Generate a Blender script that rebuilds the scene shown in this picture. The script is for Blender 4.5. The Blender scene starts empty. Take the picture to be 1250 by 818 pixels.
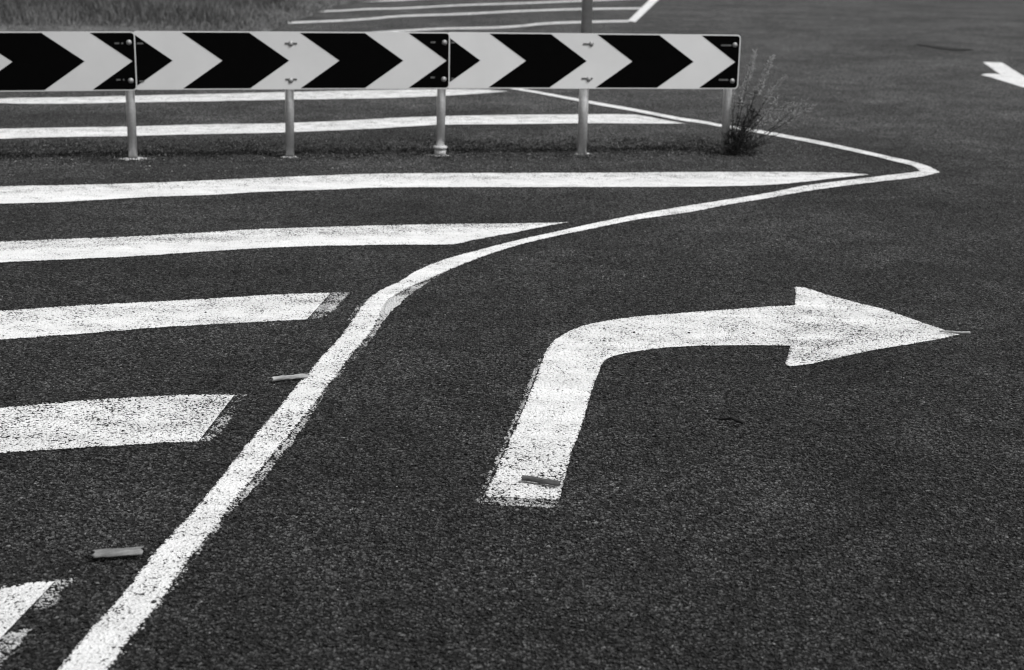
import bpy, bmesh, math, random
from mathutils import Vector, Matrix, noise

random.seed(7)
scene = bpy.context.scene
COL = scene.collection

# ------------------------------------------------------------------ camera
cam_d = bpy.data.cameras.new('camera')
cam = bpy.data.objects.new('camera', cam_d)
COL.objects.link(cam)
CAM_H = 1.2758
_R = Vector((0.999731, 0.005765, 0.022466))
_U = Vector((-0.023194, 0.248505, 0.968353))
_F = Vector((0.0, 0.968613, -0.248572))
M = Matrix.Identity(4)
for i in range(3):
    M[i][0], M[i][1], M[i][2] = _R[i], _U[i], -_F[i]
M[0][3], M[1][3], M[2][3] = 0.0, 0.0, CAM_H
cam.matrix_world = M
cam_d.sensor_width = 36.0
cam_d.lens = 36.0 * 1975.9 / 1250.0
cam_d.clip_start = 0.05
cam_d.clip_end = 1500.0
cam_d.dof.use_dof = True
cam_d.dof.focus_distance = 4.5
cam_d.dof.aperture_fstop = 5.6
scene.camera = cam

# ------------------------------------------------------------------ sky, sun, exposure
SUN_EL, SUN_AZ = math.radians(57), math.radians(122)     # azimuth clockwise from +Y: from the right and from behind the camera
world = bpy.data.worlds.new('World')
scene.world = world
world.use_nodes = True
wn, wl = world.node_tree.nodes, world.node_tree.links
wn.clear()
sky = wn.new('ShaderNodeTexSky')
sky.sky_type = 'NISHITA'
sky.sun_disc = False
sky.sun_elevation = SUN_EL
sky.sun_rotation = SUN_AZ
sky.dust_density = 3.0
bw = wn.new('ShaderNodeRGBToBW')                           # a monochrome place: the photograph has no colour
bg = wn.new('ShaderNodeBackground')
bg.inputs['Strength'].default_value = 0.145
wo = wn.new('ShaderNodeOutputWorld')
wl.new(sky.outputs[0], bw.inputs[0])
wl.new(bw.outputs[0], bg.inputs[0])
wl.new(bg.outputs[0], wo.inputs[0])

sun_d = bpy.data.lights.new('sun', 'SUN')
sun_d.energy = 2.8
sun_d.angle = math.radians(9)
sun = bpy.data.objects.new('sun', sun_d)
COL.objects.link(sun)
sd = Vector((math.sin(SUN_AZ) * math.cos(SUN_EL), math.cos(SUN_AZ) * math.cos(SUN_EL), math.sin(SUN_EL)))
sun.rotation_euler = sd.to_track_quat('Z', 'Y').to_euler()
sun.location = sd * 40

scene.render.engine = 'CYCLES'
scene.cycles.feature_set = 'EXPERIMENTAL'         # for adaptive subdivision: the chips of the seal are real relief
scene.cycles.dicing_rate = 1.0
scene.cycles.offscreen_dicing_scale = 6.0
scene.cycles.max_subdivisions = 12
scene.cycles.use_denoising = True
scene.cycles.denoising_input_passes = 'RGB_ALBEDO_NORMAL'
scene.cycles.denoising_prefilter = 'ACCURATE'
scene.cycles.filter_width = 1.1
vs = scene.view_settings
vs.view_transform = 'Standard'
vs.look = 'None'
vs.exposure = 0.0
vs.gamma = 1.0
vs.use_curve_mapping = False

# ------------------------------------------------------------------ ground plans in metres (x to the right, y away from the camera)
D = {
 'edge_near': ([(-0.7757,2.4854),(-0.775,2.5022),(-0.7744,2.5192),(-0.7736,2.5362),(-0.7725,2.5531),(-0.7691,2.5944),(-0.7653,2.6366),(-0.7612,2.6797),(-0.7567,2.7237),(-0.7519,2.7652),(-0.7465,2.8073),(-0.7411,2.8507),(-0.7363,2.8962),(-0.733,2.9397),(-0.7303,2.9856),(-0.7276,3.0326),(-0.724,3.0799),(-0.7196,3.1212),(-0.7144,3.1623),(-0.7088,3.2041),(-0.7033,3.2472),(-0.6981,3.2875),(-0.6927,3.3286),(-0.6875,3.3711),(-0.6828,3.4156),(-0.6735,3.5218),(-0.6645,3.6356),(-0.6549,3.7563),(-0.644,3.8832),(-0.6383,3.9372),(-0.6318,3.9911),(-0.625,4.0462),(-0.6185,4.1039),(-0.6127,4.1668),(-0.6072,4.2326),(-0.6016,4.3004),(-0.5952,4.3692),(-0.5877,4.4417),(-0.5795,4.5155),(-0.5708,4.5911),(-0.5617,4.669),(-0.5567,4.7098),(-0.5513,4.7506),(-0.5459,4.7925),(-0.5411,4.8364),(-0.5362,4.8889),(-0.5318,4.9437),(-0.5276,5.0004),(-0.5234,5.0585),(-0.5208,5.0982),(-0.5183,5.1391),(-0.5158,5.1806),(-0.513,5.2219),(-0.5092,5.2761),(-0.5054,5.3317),(-0.5007,5.386),(-0.4944,5.4361),(-0.4865,5.4773),(-0.4768,5.5139),(-0.4663,5.5479),(-0.4555,5.5814),(-0.445,5.6112),(-0.4339,5.6387),(-0.4227,5.6666),(-0.4119,5.6973),(-0.3994,5.7414),(-0.3873,5.7893),(-0.3749,5.8373),(-0.3615,5.8817),(-0.3421,5.9367),(-0.3218,5.9897),(-0.3006,6.0397),(-0.2785,6.0856),(-0.2471,6.1415),(-0.2145,6.1925),(-0.1811,6.2417),(-0.1473,6.292),(-0.1096,6.3496),(-0.0713,6.4078),(-0.0322,6.4658),(0.0077,6.5226),(0.0421,6.5686),(0.0771,6.6128),(0.1125,6.6567),(0.1484,6.7017),(0.1946,6.7611),(0.2415,6.8219),(0.2893,6.8832),(0.3379,6.9444),(0.3861,7.0039),(0.4352,7.0634),(0.485,7.1225),(0.5356,7.1807),(0.5866,7.2372),(0.6383,7.2926),(0.6906,7.3472),(0.7437,7.4015),(0.7982,7.4557),(0.8534,7.5089),(0.9094,7.5624),(0.9661,7.6173),(1.036,7.6853),(1.1071,7.7542),(1.1796,7.8258),(1.2539,7.9023),(1.304,7.9592),(1.3555,8.0219),(1.4077,8.0845),(1.4595,8.1406),(1.5238,8.2001),(1.5878,8.2537),(1.6523,8.305),(1.7176,8.3579),(1.766,8.398),(1.8148,8.4381),(1.864,8.4781),(1.9135,8.5182),(1.9647,8.559),(2.0162,8.5996),(2.0682,8.6405),(2.1207,8.6821),(2.1384,8.6963),(2.1562,8.7109),(2.1741,8.7255),(2.192,8.7402)],[(-0.6968,2.4894),(-0.6941,2.506),(-0.6914,2.5227),(-0.6888,2.5398),(-0.6865,2.5576),(-0.6841,2.5835),(-0.6821,2.6105),(-0.6801,2.6381),(-0.6778,2.6658),(-0.6742,2.699),(-0.6703,2.7325),(-0.6663,2.7668),(-0.6625,2.8023),(-0.6602,2.8285),(-0.6582,2.8555),(-0.6562,2.8831),(-0.6543,2.9112),(-0.6514,2.9553),(-0.6486,3.0009),(-0.6455,3.0475),(-0.6418,3.0946),(-0.637,3.1416),(-0.6315,3.189),(-0.6257,3.2375),(-0.6202,3.2882),(-0.6176,3.3201),(-0.6154,3.3533),(-0.6132,3.387),(-0.6103,3.4204),(-0.6016,3.4989),(-0.5921,3.5799),(-0.582,3.6641),(-0.5716,3.7523),(-0.5642,3.8174),(-0.5566,3.8847),(-0.5489,3.9544),(-0.5411,4.0269),(-0.5344,4.0922),(-0.5276,4.1599),(-0.5208,4.23),(-0.5137,4.3021),(-0.5065,4.3735),(-0.4991,4.4472),(-0.4915,4.5231),(-0.4836,4.6016),(-0.4789,4.6492),(-0.4741,4.6979),(-0.4691,4.7473),(-0.4639,4.7976),(-0.4584,4.8469),(-0.4526,4.8966),(-0.4469,4.9477),(-0.4418,5.0014),(-0.4391,5.0376),(-0.4369,5.0758),(-0.4352,5.1154),(-0.434,5.1562),(-0.4341,5.1843),(-0.4349,5.2138),(-0.4358,5.2435),(-0.4355,5.2718),(-0.434,5.3075),(-0.4318,5.343),(-0.4286,5.3765),(-0.4242,5.4059),(-0.4132,5.4562),(-0.4008,5.5031),(-0.3873,5.5474),(-0.3733,5.59),(-0.3568,5.6359),(-0.3394,5.6791),(-0.3215,5.7213),(-0.3033,5.7643),(-0.2754,5.8319),(-0.2469,5.9008),(-0.2175,5.9702),(-0.1873,6.0392),(-0.167,6.0833),(-0.1462,6.1262),(-0.125,6.1682),(-0.1034,6.2095),(-0.0764,6.2603),(-0.0488,6.3108),(-0.0206,6.36),(0.0081,6.4071),(0.0418,6.4584),(0.0762,6.5076),(0.1112,6.5551),(0.1467,6.6016),(0.185,6.6491),(0.2239,6.6947),(0.2633,6.7399),(0.3033,6.7861),(0.3576,6.8516),(0.413,6.9194),(0.4694,6.9861),(0.5267,7.0482),(0.5941,7.1118),(0.6623,7.1695),(0.7316,7.2275),(0.8023,7.2921),(0.8514,7.3438),(0.9017,7.4013),(0.9528,7.4606),(1.0043,7.5172),(1.0596,7.5727),(1.1153,7.626),(1.1717,7.6795),(1.2292,7.7361),(1.2776,7.7873),(1.3269,7.8415),(1.3768,7.8958),(1.4268,7.9468),(1.4898,8.0061),(1.5532,8.0629),(1.6172,8.1182),(1.6817,8.173),(1.7328,8.2154),(1.7841,8.2564),(1.8357,8.2967),(1.8877,8.3368),(1.9334,8.3711),(1.9792,8.4042),(2.0255,8.4381),(2.0726,8.4747),(2.0994,8.4966),(2.1266,8.5202),(2.1546,8.5463),(2.1834,8.5761),(2.211,8.6083),(2.2397,8.6448),(2.269,8.6832),(2.2984,8.7211)]),
 'edge_far': ([(2.2984,8.7211),(2.2973,8.7654),(2.2963,8.8108),(2.295,8.8553),(2.2928,8.8972),(2.2899,8.9285),(2.2861,8.9574),(2.2817,8.9842),(2.2767,9.0092),(2.2698,9.0393),(2.2622,9.0676),(2.2539,9.0939),(2.2451,9.1183),(2.233,9.1458),(2.2202,9.1707),(2.207,9.1949),(2.1941,9.2204),(2.1789,9.2537),(2.1637,9.2878),(2.1484,9.3224),(2.133,9.3569),(2.1155,9.395),(2.0979,9.4332),(2.08,9.4715),(2.062,9.51),(2.0192,9.6029),(1.9757,9.6984),(1.931,9.7938),(1.8843,9.8861),(1.8476,9.9501),(1.8093,10.0096),(1.7703,10.0683),(1.7312,10.1298),(1.7053,10.1748),(1.6795,10.2219),(1.6533,10.2687),(1.6264,10.3129),(1.5946,10.3596),(1.562,10.4042),(1.5289,10.4473),(1.4954,10.4897),(1.4575,10.5344),(1.419,10.5769),(1.3802,10.6206),(1.3418,10.6691),(1.3178,10.7063),(1.2943,10.7486),(1.2706,10.7914),(1.2461,10.8301),(1.2136,10.8711),(1.1802,10.9076),(1.1467,10.9451),(1.1137,10.9893),(1.0476,11.0955),(0.9809,11.2102),(0.913,11.3283),(0.8433,11.4443),(0.7715,11.5558),(0.6981,11.6659),(0.6232,11.777),(0.5471,11.8923),(0.4705,12.0119),(0.3924,12.1355),(0.3127,12.2616),(0.2314,12.3887),(0.1727,12.4782),(0.1132,12.5675),(0.0528,12.6577),(-0.0084,12.7499),(-0.1238,12.9252),(-0.2423,13.1057),(-0.3641,13.2916),(-0.4893,13.4829),(-0.654,13.735),(-0.8247,13.9969),(-1.002,14.2689),(-1.1861,14.5514)],[(2.192,8.7402),(2.194,8.7686),(2.1963,8.7977),(2.1982,8.826),(2.1993,8.8522),(2.1999,8.8815),(2.2,8.9096),(2.1991,8.935),(2.197,8.9561),(2.1927,8.9744),(2.1869,8.9879),(2.1805,8.9994),(2.1743,9.0118),(2.1623,9.0396),(2.1502,9.0673),(2.1381,9.0955),(2.1262,9.1249),(2.1158,9.1534),(2.1058,9.1835),(2.0957,9.2136),(2.0851,9.2421),(2.0721,9.273),(2.0587,9.3027),(2.045,9.3317),(2.0311,9.3604),(1.9883,9.4487),(1.9446,9.5383),(1.8998,9.6282),(1.8537,9.7174),(1.818,9.7828),(1.7813,9.8467),(1.7438,9.9098),(1.7057,9.9728),(1.6747,10.0231),(1.6432,10.0728),(1.6112,10.1218),(1.5787,10.1702),(1.5493,10.2124),(1.5195,10.2537),(1.4893,10.2946),(1.4589,10.3358),(1.4254,10.3802),(1.3916,10.4241),(1.3576,10.4693),(1.3237,10.5175),(1.3003,10.5564),(1.2772,10.5991),(1.2539,10.6414),(1.2296,10.6787),(1.1972,10.7157),(1.1637,10.7467),(1.1302,10.7789),(1.0974,10.8196),(1.0322,10.9235),(0.9667,11.0379),(0.9,11.1561),(0.8313,11.2708),(0.7604,11.3778),(0.6878,11.4813),(0.6138,11.5868),(0.539,11.7001),(0.4637,11.8245),(0.3872,11.9577),(0.309,12.0941),(0.2289,12.2276),(0.1669,12.3232),(0.1038,12.4153),(0.0398,12.5067),(-0.0251,12.6006),(-0.1349,12.7617),(-0.2475,12.9266),(-0.3629,13.0964),(-0.4814,13.2723),(-0.6433,13.5155),(-0.8112,13.7693),(-0.9853,14.0334),(-1.1661,14.3072)]),
 'edge_ghost': ([(-0.692,2.5138),(-0.6891,2.5519),(-0.6861,2.5911),(-0.683,2.6312),(-0.6794,2.6721),(-0.6758,2.7053),(-0.6718,2.7388),(-0.6677,2.7731),(-0.6641,2.8089),(-0.6589,2.877),(-0.6541,2.9489),(-0.6492,3.0241),(-0.6433,3.102),(-0.6365,3.1791),(-0.629,3.259),(-0.6207,3.342),(-0.6117,3.4285),(-0.603,3.5071),(-0.5934,3.5883),(-0.5833,3.6727),(-0.573,3.7612),(-0.5655,3.8264),(-0.5579,3.8938),(-0.5502,3.9637),(-0.5424,4.0364),(-0.5356,4.1019),(-0.5289,4.1698),(-0.522,4.24),(-0.5149,4.3123),(-0.5077,4.3839),(-0.5003,4.4577),(-0.4927,4.5338),(-0.4848,4.6124),(-0.48,4.6602),(-0.4752,4.709),(-0.4702,4.7586),(-0.465,4.8089),(-0.4595,4.8583),(-0.4537,4.9081),(-0.4479,4.9594),(-0.4428,5.0132),(-0.44,5.0495),(-0.4375,5.0875),(-0.4358,5.1272),(-0.435,5.1684),(-0.4362,5.1963),(-0.4388,5.2263),(-0.4414,5.2562),(-0.442,5.2837),(-0.44,5.3234),(-0.4366,5.3623),(-0.432,5.3987),(-0.4262,5.431),(-0.4149,5.4784),(-0.402,5.5219),(-0.3883,5.563),(-0.3742,5.6033),(-0.3573,5.6478),(-0.3398,5.6901),(-0.3218,5.7326),(-0.3041,5.7779),(-0.2935,5.8081),(-0.2831,5.8402),(-0.2728,5.8734),(-0.2622,5.9066)],[(-0.6797,2.5144),(-0.6767,2.5588),(-0.6737,2.6047),(-0.6704,2.6518),(-0.6667,2.7002),(-0.6636,2.7348),(-0.6601,2.7697),(-0.6564,2.8054),(-0.6528,2.8422),(-0.6461,2.9214),(-0.6393,3.0051),(-0.6319,3.0928),(-0.6233,3.1841),(-0.6172,3.2376),(-0.6101,3.2915),(-0.6024,3.3465),(-0.5946,3.4032),(-0.5842,3.4759),(-0.5731,3.5507),(-0.562,3.6293),(-0.5514,3.7129),(-0.5446,3.7794),(-0.5386,3.8499),(-0.5329,3.9239),(-0.527,4.0006),(-0.521,4.0832),(-0.5152,4.1699),(-0.5088,4.2594),(-0.501,4.3502),(-0.4942,4.4113),(-0.486,4.4716),(-0.4773,4.5325),(-0.4685,4.5956),(-0.4633,4.6347),(-0.4579,4.6745),(-0.4526,4.7152),(-0.4476,4.7575),(-0.4423,4.8059),(-0.4372,4.856),(-0.4324,4.9078),(-0.4279,4.9615),(-0.4256,4.9982),(-0.424,5.0369),(-0.4222,5.0759),(-0.4197,5.1137),(-0.4157,5.1552),(-0.411,5.1959),(-0.4057,5.2361),(-0.4002,5.276),(-0.3962,5.3013),(-0.3918,5.3256),(-0.3872,5.3496),(-0.3825,5.3738),(-0.3756,5.4123),(-0.3687,5.4517),(-0.3614,5.4905),(-0.3535,5.5272),(-0.3399,5.5798),(-0.3256,5.6305),(-0.3107,5.6811),(-0.2956,5.733),(-0.285,5.7709),(-0.2742,5.8093),(-0.2632,5.8481),(-0.2522,5.8874)]),
 'edge_ghost2': [[(-0.5458,5.0949),(-0.5254,5.1035),(-0.5093,5.3549),(-0.5034,5.4107),(-0.5149,5.2412)]],
 'S1': ([(-3.8405,11.004),(-3.7729,11.0512),(-3.7049,11.0989),(-3.6361,11.1467),(-3.5664,11.1939),(-3.5419,11.2104),(-3.5171,11.2264),(-3.4918,11.241),(-3.4657,11.2531),(-3.3743,11.2853),(-3.2815,11.3141),(-3.1882,11.3434),(-3.0957,11.377),(-3.0133,11.4135),(-2.9314,11.454),(-2.8492,11.4961),(-2.7662,11.5372),(-2.6583,11.5878),(-2.5495,11.6382),(-2.4396,11.6889),(-2.329,11.7406),(-2.2052,11.7994),(-2.0803,11.8592),(-1.9541,11.9195),(-1.8266,11.98),(-1.6553,12.0618),(-1.4816,12.1453),(-1.3054,12.2276),(-1.1264,12.3058),(-0.9898,12.3602),(-0.8518,12.4105),(-0.7124,12.4572),(-0.5719,12.5003),(-0.4957,12.5231),(-0.4192,12.5437),(-0.3423,12.5571),(-0.265,12.5582),(-0.2189,12.5449),(-0.1727,12.5184),(-0.1267,12.4868),(-0.0809,12.458)],[(-3.776,10.8152),(-3.7022,10.8397),(-3.6284,10.8651),(-3.5537,10.8889),(-3.4773,10.9084),(-3.4489,10.9101),(-3.4189,10.9066),(-3.3888,10.9027),(-3.36,10.9031),(-3.2666,10.9178),(-3.1736,10.935),(-3.0813,10.9557),(-2.99,10.9813),(-2.9091,11.0115),(-2.8293,11.0479),(-2.7493,11.0859),(-2.668,11.1209),(-2.528,11.1727),(-2.3862,11.2224),(-2.2431,11.2725),(-2.0993,11.3256),(-2.0126,11.3612),(-1.9259,11.3996),(-1.8387,11.4383),(-1.7505,11.4751),(-1.5645,11.5445),(-1.3759,11.6114),(-1.1854,11.6812),(-0.9934,11.7593),(-0.8947,11.8063),(-0.7957,11.8599),(-0.6961,11.9189),(-0.5958,11.9818),(-0.5461,12.0167),(-0.4963,12.0564),(-0.4464,12.0989),(-0.3961,12.1418),(-0.3469,12.1834),(-0.2974,12.226),(-0.2476,12.2703),(-0.1975,12.3165),(-0.1685,12.3453),(-0.1394,12.3762),(-0.1101,12.4081),(-0.0808,12.4397)]),
 'S2': ([(-3.7504,9.3513),(-3.6459,9.3889),(-3.5406,9.4264),(-3.4346,9.4649),(-3.3283,9.505),(-3.2648,9.5313),(-3.2016,9.5596),(-3.1379,9.5879),(-3.0732,9.6143),(-2.9865,9.6459),(-2.8988,9.6759),(-2.8102,9.7054),(-2.7212,9.7351),(-2.6338,9.7638),(-2.5457,9.7919),(-2.4574,9.8211),(-2.3692,9.8533),(-2.2459,9.9047),(-2.122,9.9601),(-1.9967,10.0156),(-1.8692,10.0671),(-1.7907,10.0913),(-1.7108,10.1103),(-1.6308,10.1301),(-1.5516,10.157),(-1.4503,10.2022),(-1.3489,10.2533),(-1.2471,10.309),(-1.1445,10.3683),(-1.0741,10.4141),(-1.0036,10.4652),(-0.9324,10.5173),(-0.8602,10.5656),(-0.7792,10.6145),(-0.6973,10.6616),(-0.6144,10.7054),(-0.5307,10.7445),(-0.4016,10.7973),(-0.2712,10.8455),(-0.1396,10.8903),(-0.0069,10.9328),(0.0968,10.9633),(0.201,10.9906),(0.3056,11.0157),(0.4107,11.04),(0.5009,11.0631),(0.5914,11.0868),(0.682,11.1053),(0.7721,11.1122),(0.797,11.1054),(0.821,11.0879),(0.8444,11.0634),(0.8674,11.0353),(0.8963,10.9938),(0.9245,10.9465),(0.9522,10.8977),(0.9799,10.8517),(1.0113,10.8041),(1.0426,10.7582),(1.0737,10.7131),(1.1045,10.6681)],[(-3.5743,8.9007),(-3.4755,8.9386),(-3.3758,8.9763),(-3.2755,9.0152),(-3.1752,9.0567),(-3.1155,9.0848),(-3.0564,9.1156),(-2.997,9.1469),(-2.9365,9.1764),(-2.8556,9.2129),(-2.7737,9.2487),(-2.6906,9.2829),(-2.6062,9.3145),(-2.5221,9.3407),(-2.4366,9.3632),(-2.3507,9.3858),(-2.2653,9.4123),(-2.1841,9.444),(-2.1032,9.4796),(-2.0218,9.5159),(-1.9393,9.5495),(-1.8267,9.5885),(-1.7127,9.6247),(-1.5981,9.662),(-1.4833,9.705),(-1.3872,9.7475),(-1.2909,9.7948),(-1.194,9.8454),(-1.0963,9.8976),(-1.0347,9.9315),(-0.9728,9.9674),(-0.9106,10.0051),(-0.8481,10.0445),(-0.7648,10.1031),(-0.681,10.1667),(-0.5958,10.2269),(-0.5089,10.2747),(-0.3847,10.32),(-0.259,10.3527),(-0.1324,10.3809),(-0.0052,10.413),(0.0937,10.444),(0.1932,10.4773),(0.2934,10.5095),(0.3939,10.5369),(0.4866,10.5555),(0.5793,10.5695),(0.6722,10.5816),(0.7653,10.5946),(0.8208,10.6029),(0.8763,10.611),(0.932,10.6194),(0.9878,10.6282),(1.0164,10.6332),(1.0452,10.6387),(1.0739,10.6444),(1.1027,10.6501)]),
 'S3': ([(-2.9777,7.3736),(-2.8933,7.4001),(-2.8083,7.4266),(-2.7228,7.4536),(-2.6372,7.482),(-2.586,7.5008),(-2.5352,7.5213),(-2.4839,7.5416),(-2.4318,7.5601),(-2.3636,7.5806),(-2.2945,7.5994),(-2.2249,7.6178),(-2.1553,7.6372),(-2.1018,7.6528),(-2.0483,7.6688),(-1.9947,7.6856),(-1.9411,7.7034),(-1.878,7.7254),(-1.8146,7.7484),(-1.7511,7.7727),(-1.6877,7.7988),(-1.5829,7.8455),(-1.4772,7.8948),(-1.3704,7.9452),(-1.262,7.9948),(-1.1978,8.0229),(-1.133,8.0503),(-1.0677,8.0772),(-1.002,8.1038),(-0.926,8.1356),(-0.8495,8.1683),(-0.7722,8.1982),(-0.6937,8.2219),(-0.5222,8.2592),(-0.3488,8.2901),(-0.1742,8.3184),(0.0017,8.3481),(0.1552,8.375),(0.3096,8.4015),(0.465,8.4287),(0.6215,8.4575),(0.6773,8.4695),(0.7334,8.4834),(0.7896,8.4972),(0.8459,8.5092),(0.9729,8.5321),(1.1004,8.5538),(1.2283,8.5743),(1.3567,8.5937),(1.417,8.6018),(1.4772,8.6087),(1.5373,8.6145),(1.5973,8.6191),(1.6407,8.6223),(1.684,8.625),(1.7268,8.6255),(1.769,8.6222),(1.7973,8.6156),(1.8248,8.6049),(1.8518,8.5927),(1.879,8.5813)],[(-2.7909,6.8956),(-2.712,6.9209),(-2.6323,6.946),(-2.5524,6.9721),(-2.4728,7.0008),(-2.4258,7.0214),(-2.3794,7.045),(-2.3328,7.0687),(-2.2851,7.09),(-2.2217,7.1119),(-2.157,7.1309),(-2.0923,7.1507),(-2.0284,7.175),(-1.9445,7.2163),(-1.8608,7.2627),(-1.7762,7.31),(-1.6895,7.3535),(-1.6228,7.38),(-1.5546,7.4025),(-1.486,7.4249),(-1.4178,7.4514),(-1.3627,7.4794),(-1.308,7.5115),(-1.2527,7.5439),(-1.1963,7.5723),(-1.1231,7.6012),(-1.0488,7.6266),(-0.9739,7.6511),(-0.8987,7.6776),(-0.8387,7.7031),(-0.7786,7.7312),(-0.7178,7.7572),(-0.656,7.7766),(-0.4932,7.8095),(-0.3288,7.8361),(-0.1633,7.86),(0.0032,7.8848),(0.1485,7.9076),(0.2945,7.93),(0.4414,7.9523),(0.589,7.975),(0.6415,7.9828),(0.694,7.9903),(0.7467,7.9985),(0.7997,8.0082),(0.8696,8.023),(0.9399,8.039),(1.0107,8.0563),(1.0818,8.0751),(1.1331,8.0886),(1.1845,8.1028),(1.2366,8.1198),(1.2895,8.1419),(1.3348,8.1663),(1.3811,8.1957),(1.4282,8.2283),(1.4759,8.2623),(1.5121,8.2894),(1.549,8.319),(1.5862,8.3495),(1.6237,8.3796),(1.6524,8.4022),(1.6813,8.4248),(1.7102,8.4472),(1.7393,8.4693),(1.7734,8.4946),(1.8076,8.5195),(1.8419,8.5444),(1.8765,8.5695)]),
 'S4': ([(-2.4793,6.0978),(-2.4089,6.1201),(-2.338,6.1422),(-2.2668,6.1649),(-2.1954,6.1889),(-2.1528,6.2048),(-2.1103,6.2219),(-2.0677,6.2393),(-2.0247,6.2561),(-1.9688,6.2766),(-1.9123,6.2967),(-1.8555,6.3165),(-1.7982,6.3362),(-1.7403,6.355),(-1.6818,6.3732),(-1.6233,6.3921),(-1.5649,6.4132),(-1.5067,6.4372),(-1.4486,6.4634),(-1.3902,6.4907),(-1.3313,6.5181),(-1.2628,6.5507),(-1.1937,6.5845),(-1.1238,6.6175),(-1.0527,6.6477),(-0.9983,6.6667),(-0.9431,6.6827),(-0.8874,6.6975),(-0.8316,6.713),(-0.7674,6.7322),(-0.7028,6.7518),(-0.6378,6.7711),(-0.5723,6.7895),(-0.5065,6.8069),(-0.4403,6.8237),(-0.3737,6.8395),(-0.3067,6.8542),(-0.2289,6.8689),(-0.1508,6.882),(-0.0723,6.8951),(0.0064,6.9098),(0.0428,6.918),(0.0793,6.9275),(0.1159,6.9377),(0.1525,6.9482),(0.1732,6.9544),(0.1938,6.961),(0.2146,6.9679),(0.2353,6.9747)],[(-2.3211,5.6931),(-2.2567,5.7178),(-2.1916,5.7425),(-2.1262,5.7677),(-2.0604,5.7939),(-2.0211,5.8111),(-1.982,5.8294),(-1.9426,5.8476),(-1.9025,5.8646),(-1.8448,5.8863),(-1.7863,5.907),(-1.7273,5.9273),(-1.668,5.9483),(-1.6101,5.969),(-1.5518,5.9897),(-1.4933,6.0114),(-1.4348,6.035),(-1.3709,6.0638),(-1.3069,6.0949),(-1.2424,6.1268),(-1.177,6.1582),(-1.1308,6.1799),(-1.0843,6.2016),(-1.0373,6.2225),(-0.9897,6.2419),(-0.9386,6.261),(-0.887,6.279),(-0.8349,6.2953),(-0.7822,6.3096),(-0.7005,6.3285),(-0.6181,6.3451),(-0.5352,6.3606),(-0.4519,6.376),(-0.3996,6.3821),(-0.3471,6.3854),(-0.2948,6.3928),(-0.243,6.4111),(-0.218,6.4321),(-0.1934,6.4643),(-0.1688,6.5008),(-0.1437,6.5341),(-0.1067,6.5754),(-0.0692,6.6155),(-0.0312,6.6562),(0.0071,6.6989),(0.0244,6.72),(0.0417,6.7428),(0.059,6.7659),(0.0766,6.7879),(0.0977,6.8123),(0.119,6.8359),(0.1405,6.8593),(0.162,6.8829),(0.1801,6.9028),(0.1983,6.9227),(0.2166,6.9426),(0.235,6.9627)]),
 'S5': ([(-2.1244,4.9259),(-2.0593,4.9567),(-1.9936,4.9881),(-1.9269,5.0195),(-1.8591,5.0502),(-1.813,5.0696),(-1.7662,5.088),(-1.7189,5.1062),(-1.6716,5.1254),(-1.6262,5.1453),(-1.5807,5.1663),(-1.5348,5.187),(-1.4881,5.2064),(-1.4324,5.2267),(-1.3759,5.2458),(-1.319,5.2645),(-1.2618,5.284),(-1.2044,5.3044),(-1.1466,5.3252),(-1.0885,5.3466),(-1.03,5.3686),(-0.9889,5.385),(-0.9478,5.4022),(-0.9063,5.4194),(-0.8645,5.4356),(-0.837,5.4452),(-0.8092,5.454),(-0.7813,5.4622),(-0.7533,5.47),(-0.7237,5.4775),(-0.694,5.4843),(-0.6641,5.4909),(-0.6342,5.4977)],[(-1.9748,4.5613),(-1.9153,4.5927),(-1.8552,4.6248),(-1.7941,4.6568),(-1.7316,4.6875),(-1.6889,4.7063),(-1.6452,4.7235),(-1.6011,4.7403),(-1.5568,4.7576),(-1.5213,4.7719),(-1.4855,4.7863),(-1.4497,4.8009),(-1.4137,4.8161),(-1.3629,4.8382),(-1.3118,4.8608),(-1.2603,4.884),(-1.2084,4.9075),(-1.1952,4.914),(-1.182,4.9208),(-1.1688,4.9276),(-1.1553,4.9336),(-1.1077,4.9522),(-1.0597,4.9704),(-1.0113,4.9881),(-0.9624,5.0054),(-0.9235,5.0185),(-0.8844,5.0309),(-0.845,5.0431),(-0.8054,5.0554),(-0.7865,5.0614),(-0.7676,5.0673),(-0.7486,5.0733),(-0.7296,5.0793),(-0.7144,5.0843),(-0.6992,5.0894),(-0.6839,5.0945),(-0.6686,5.0997)]),
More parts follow.
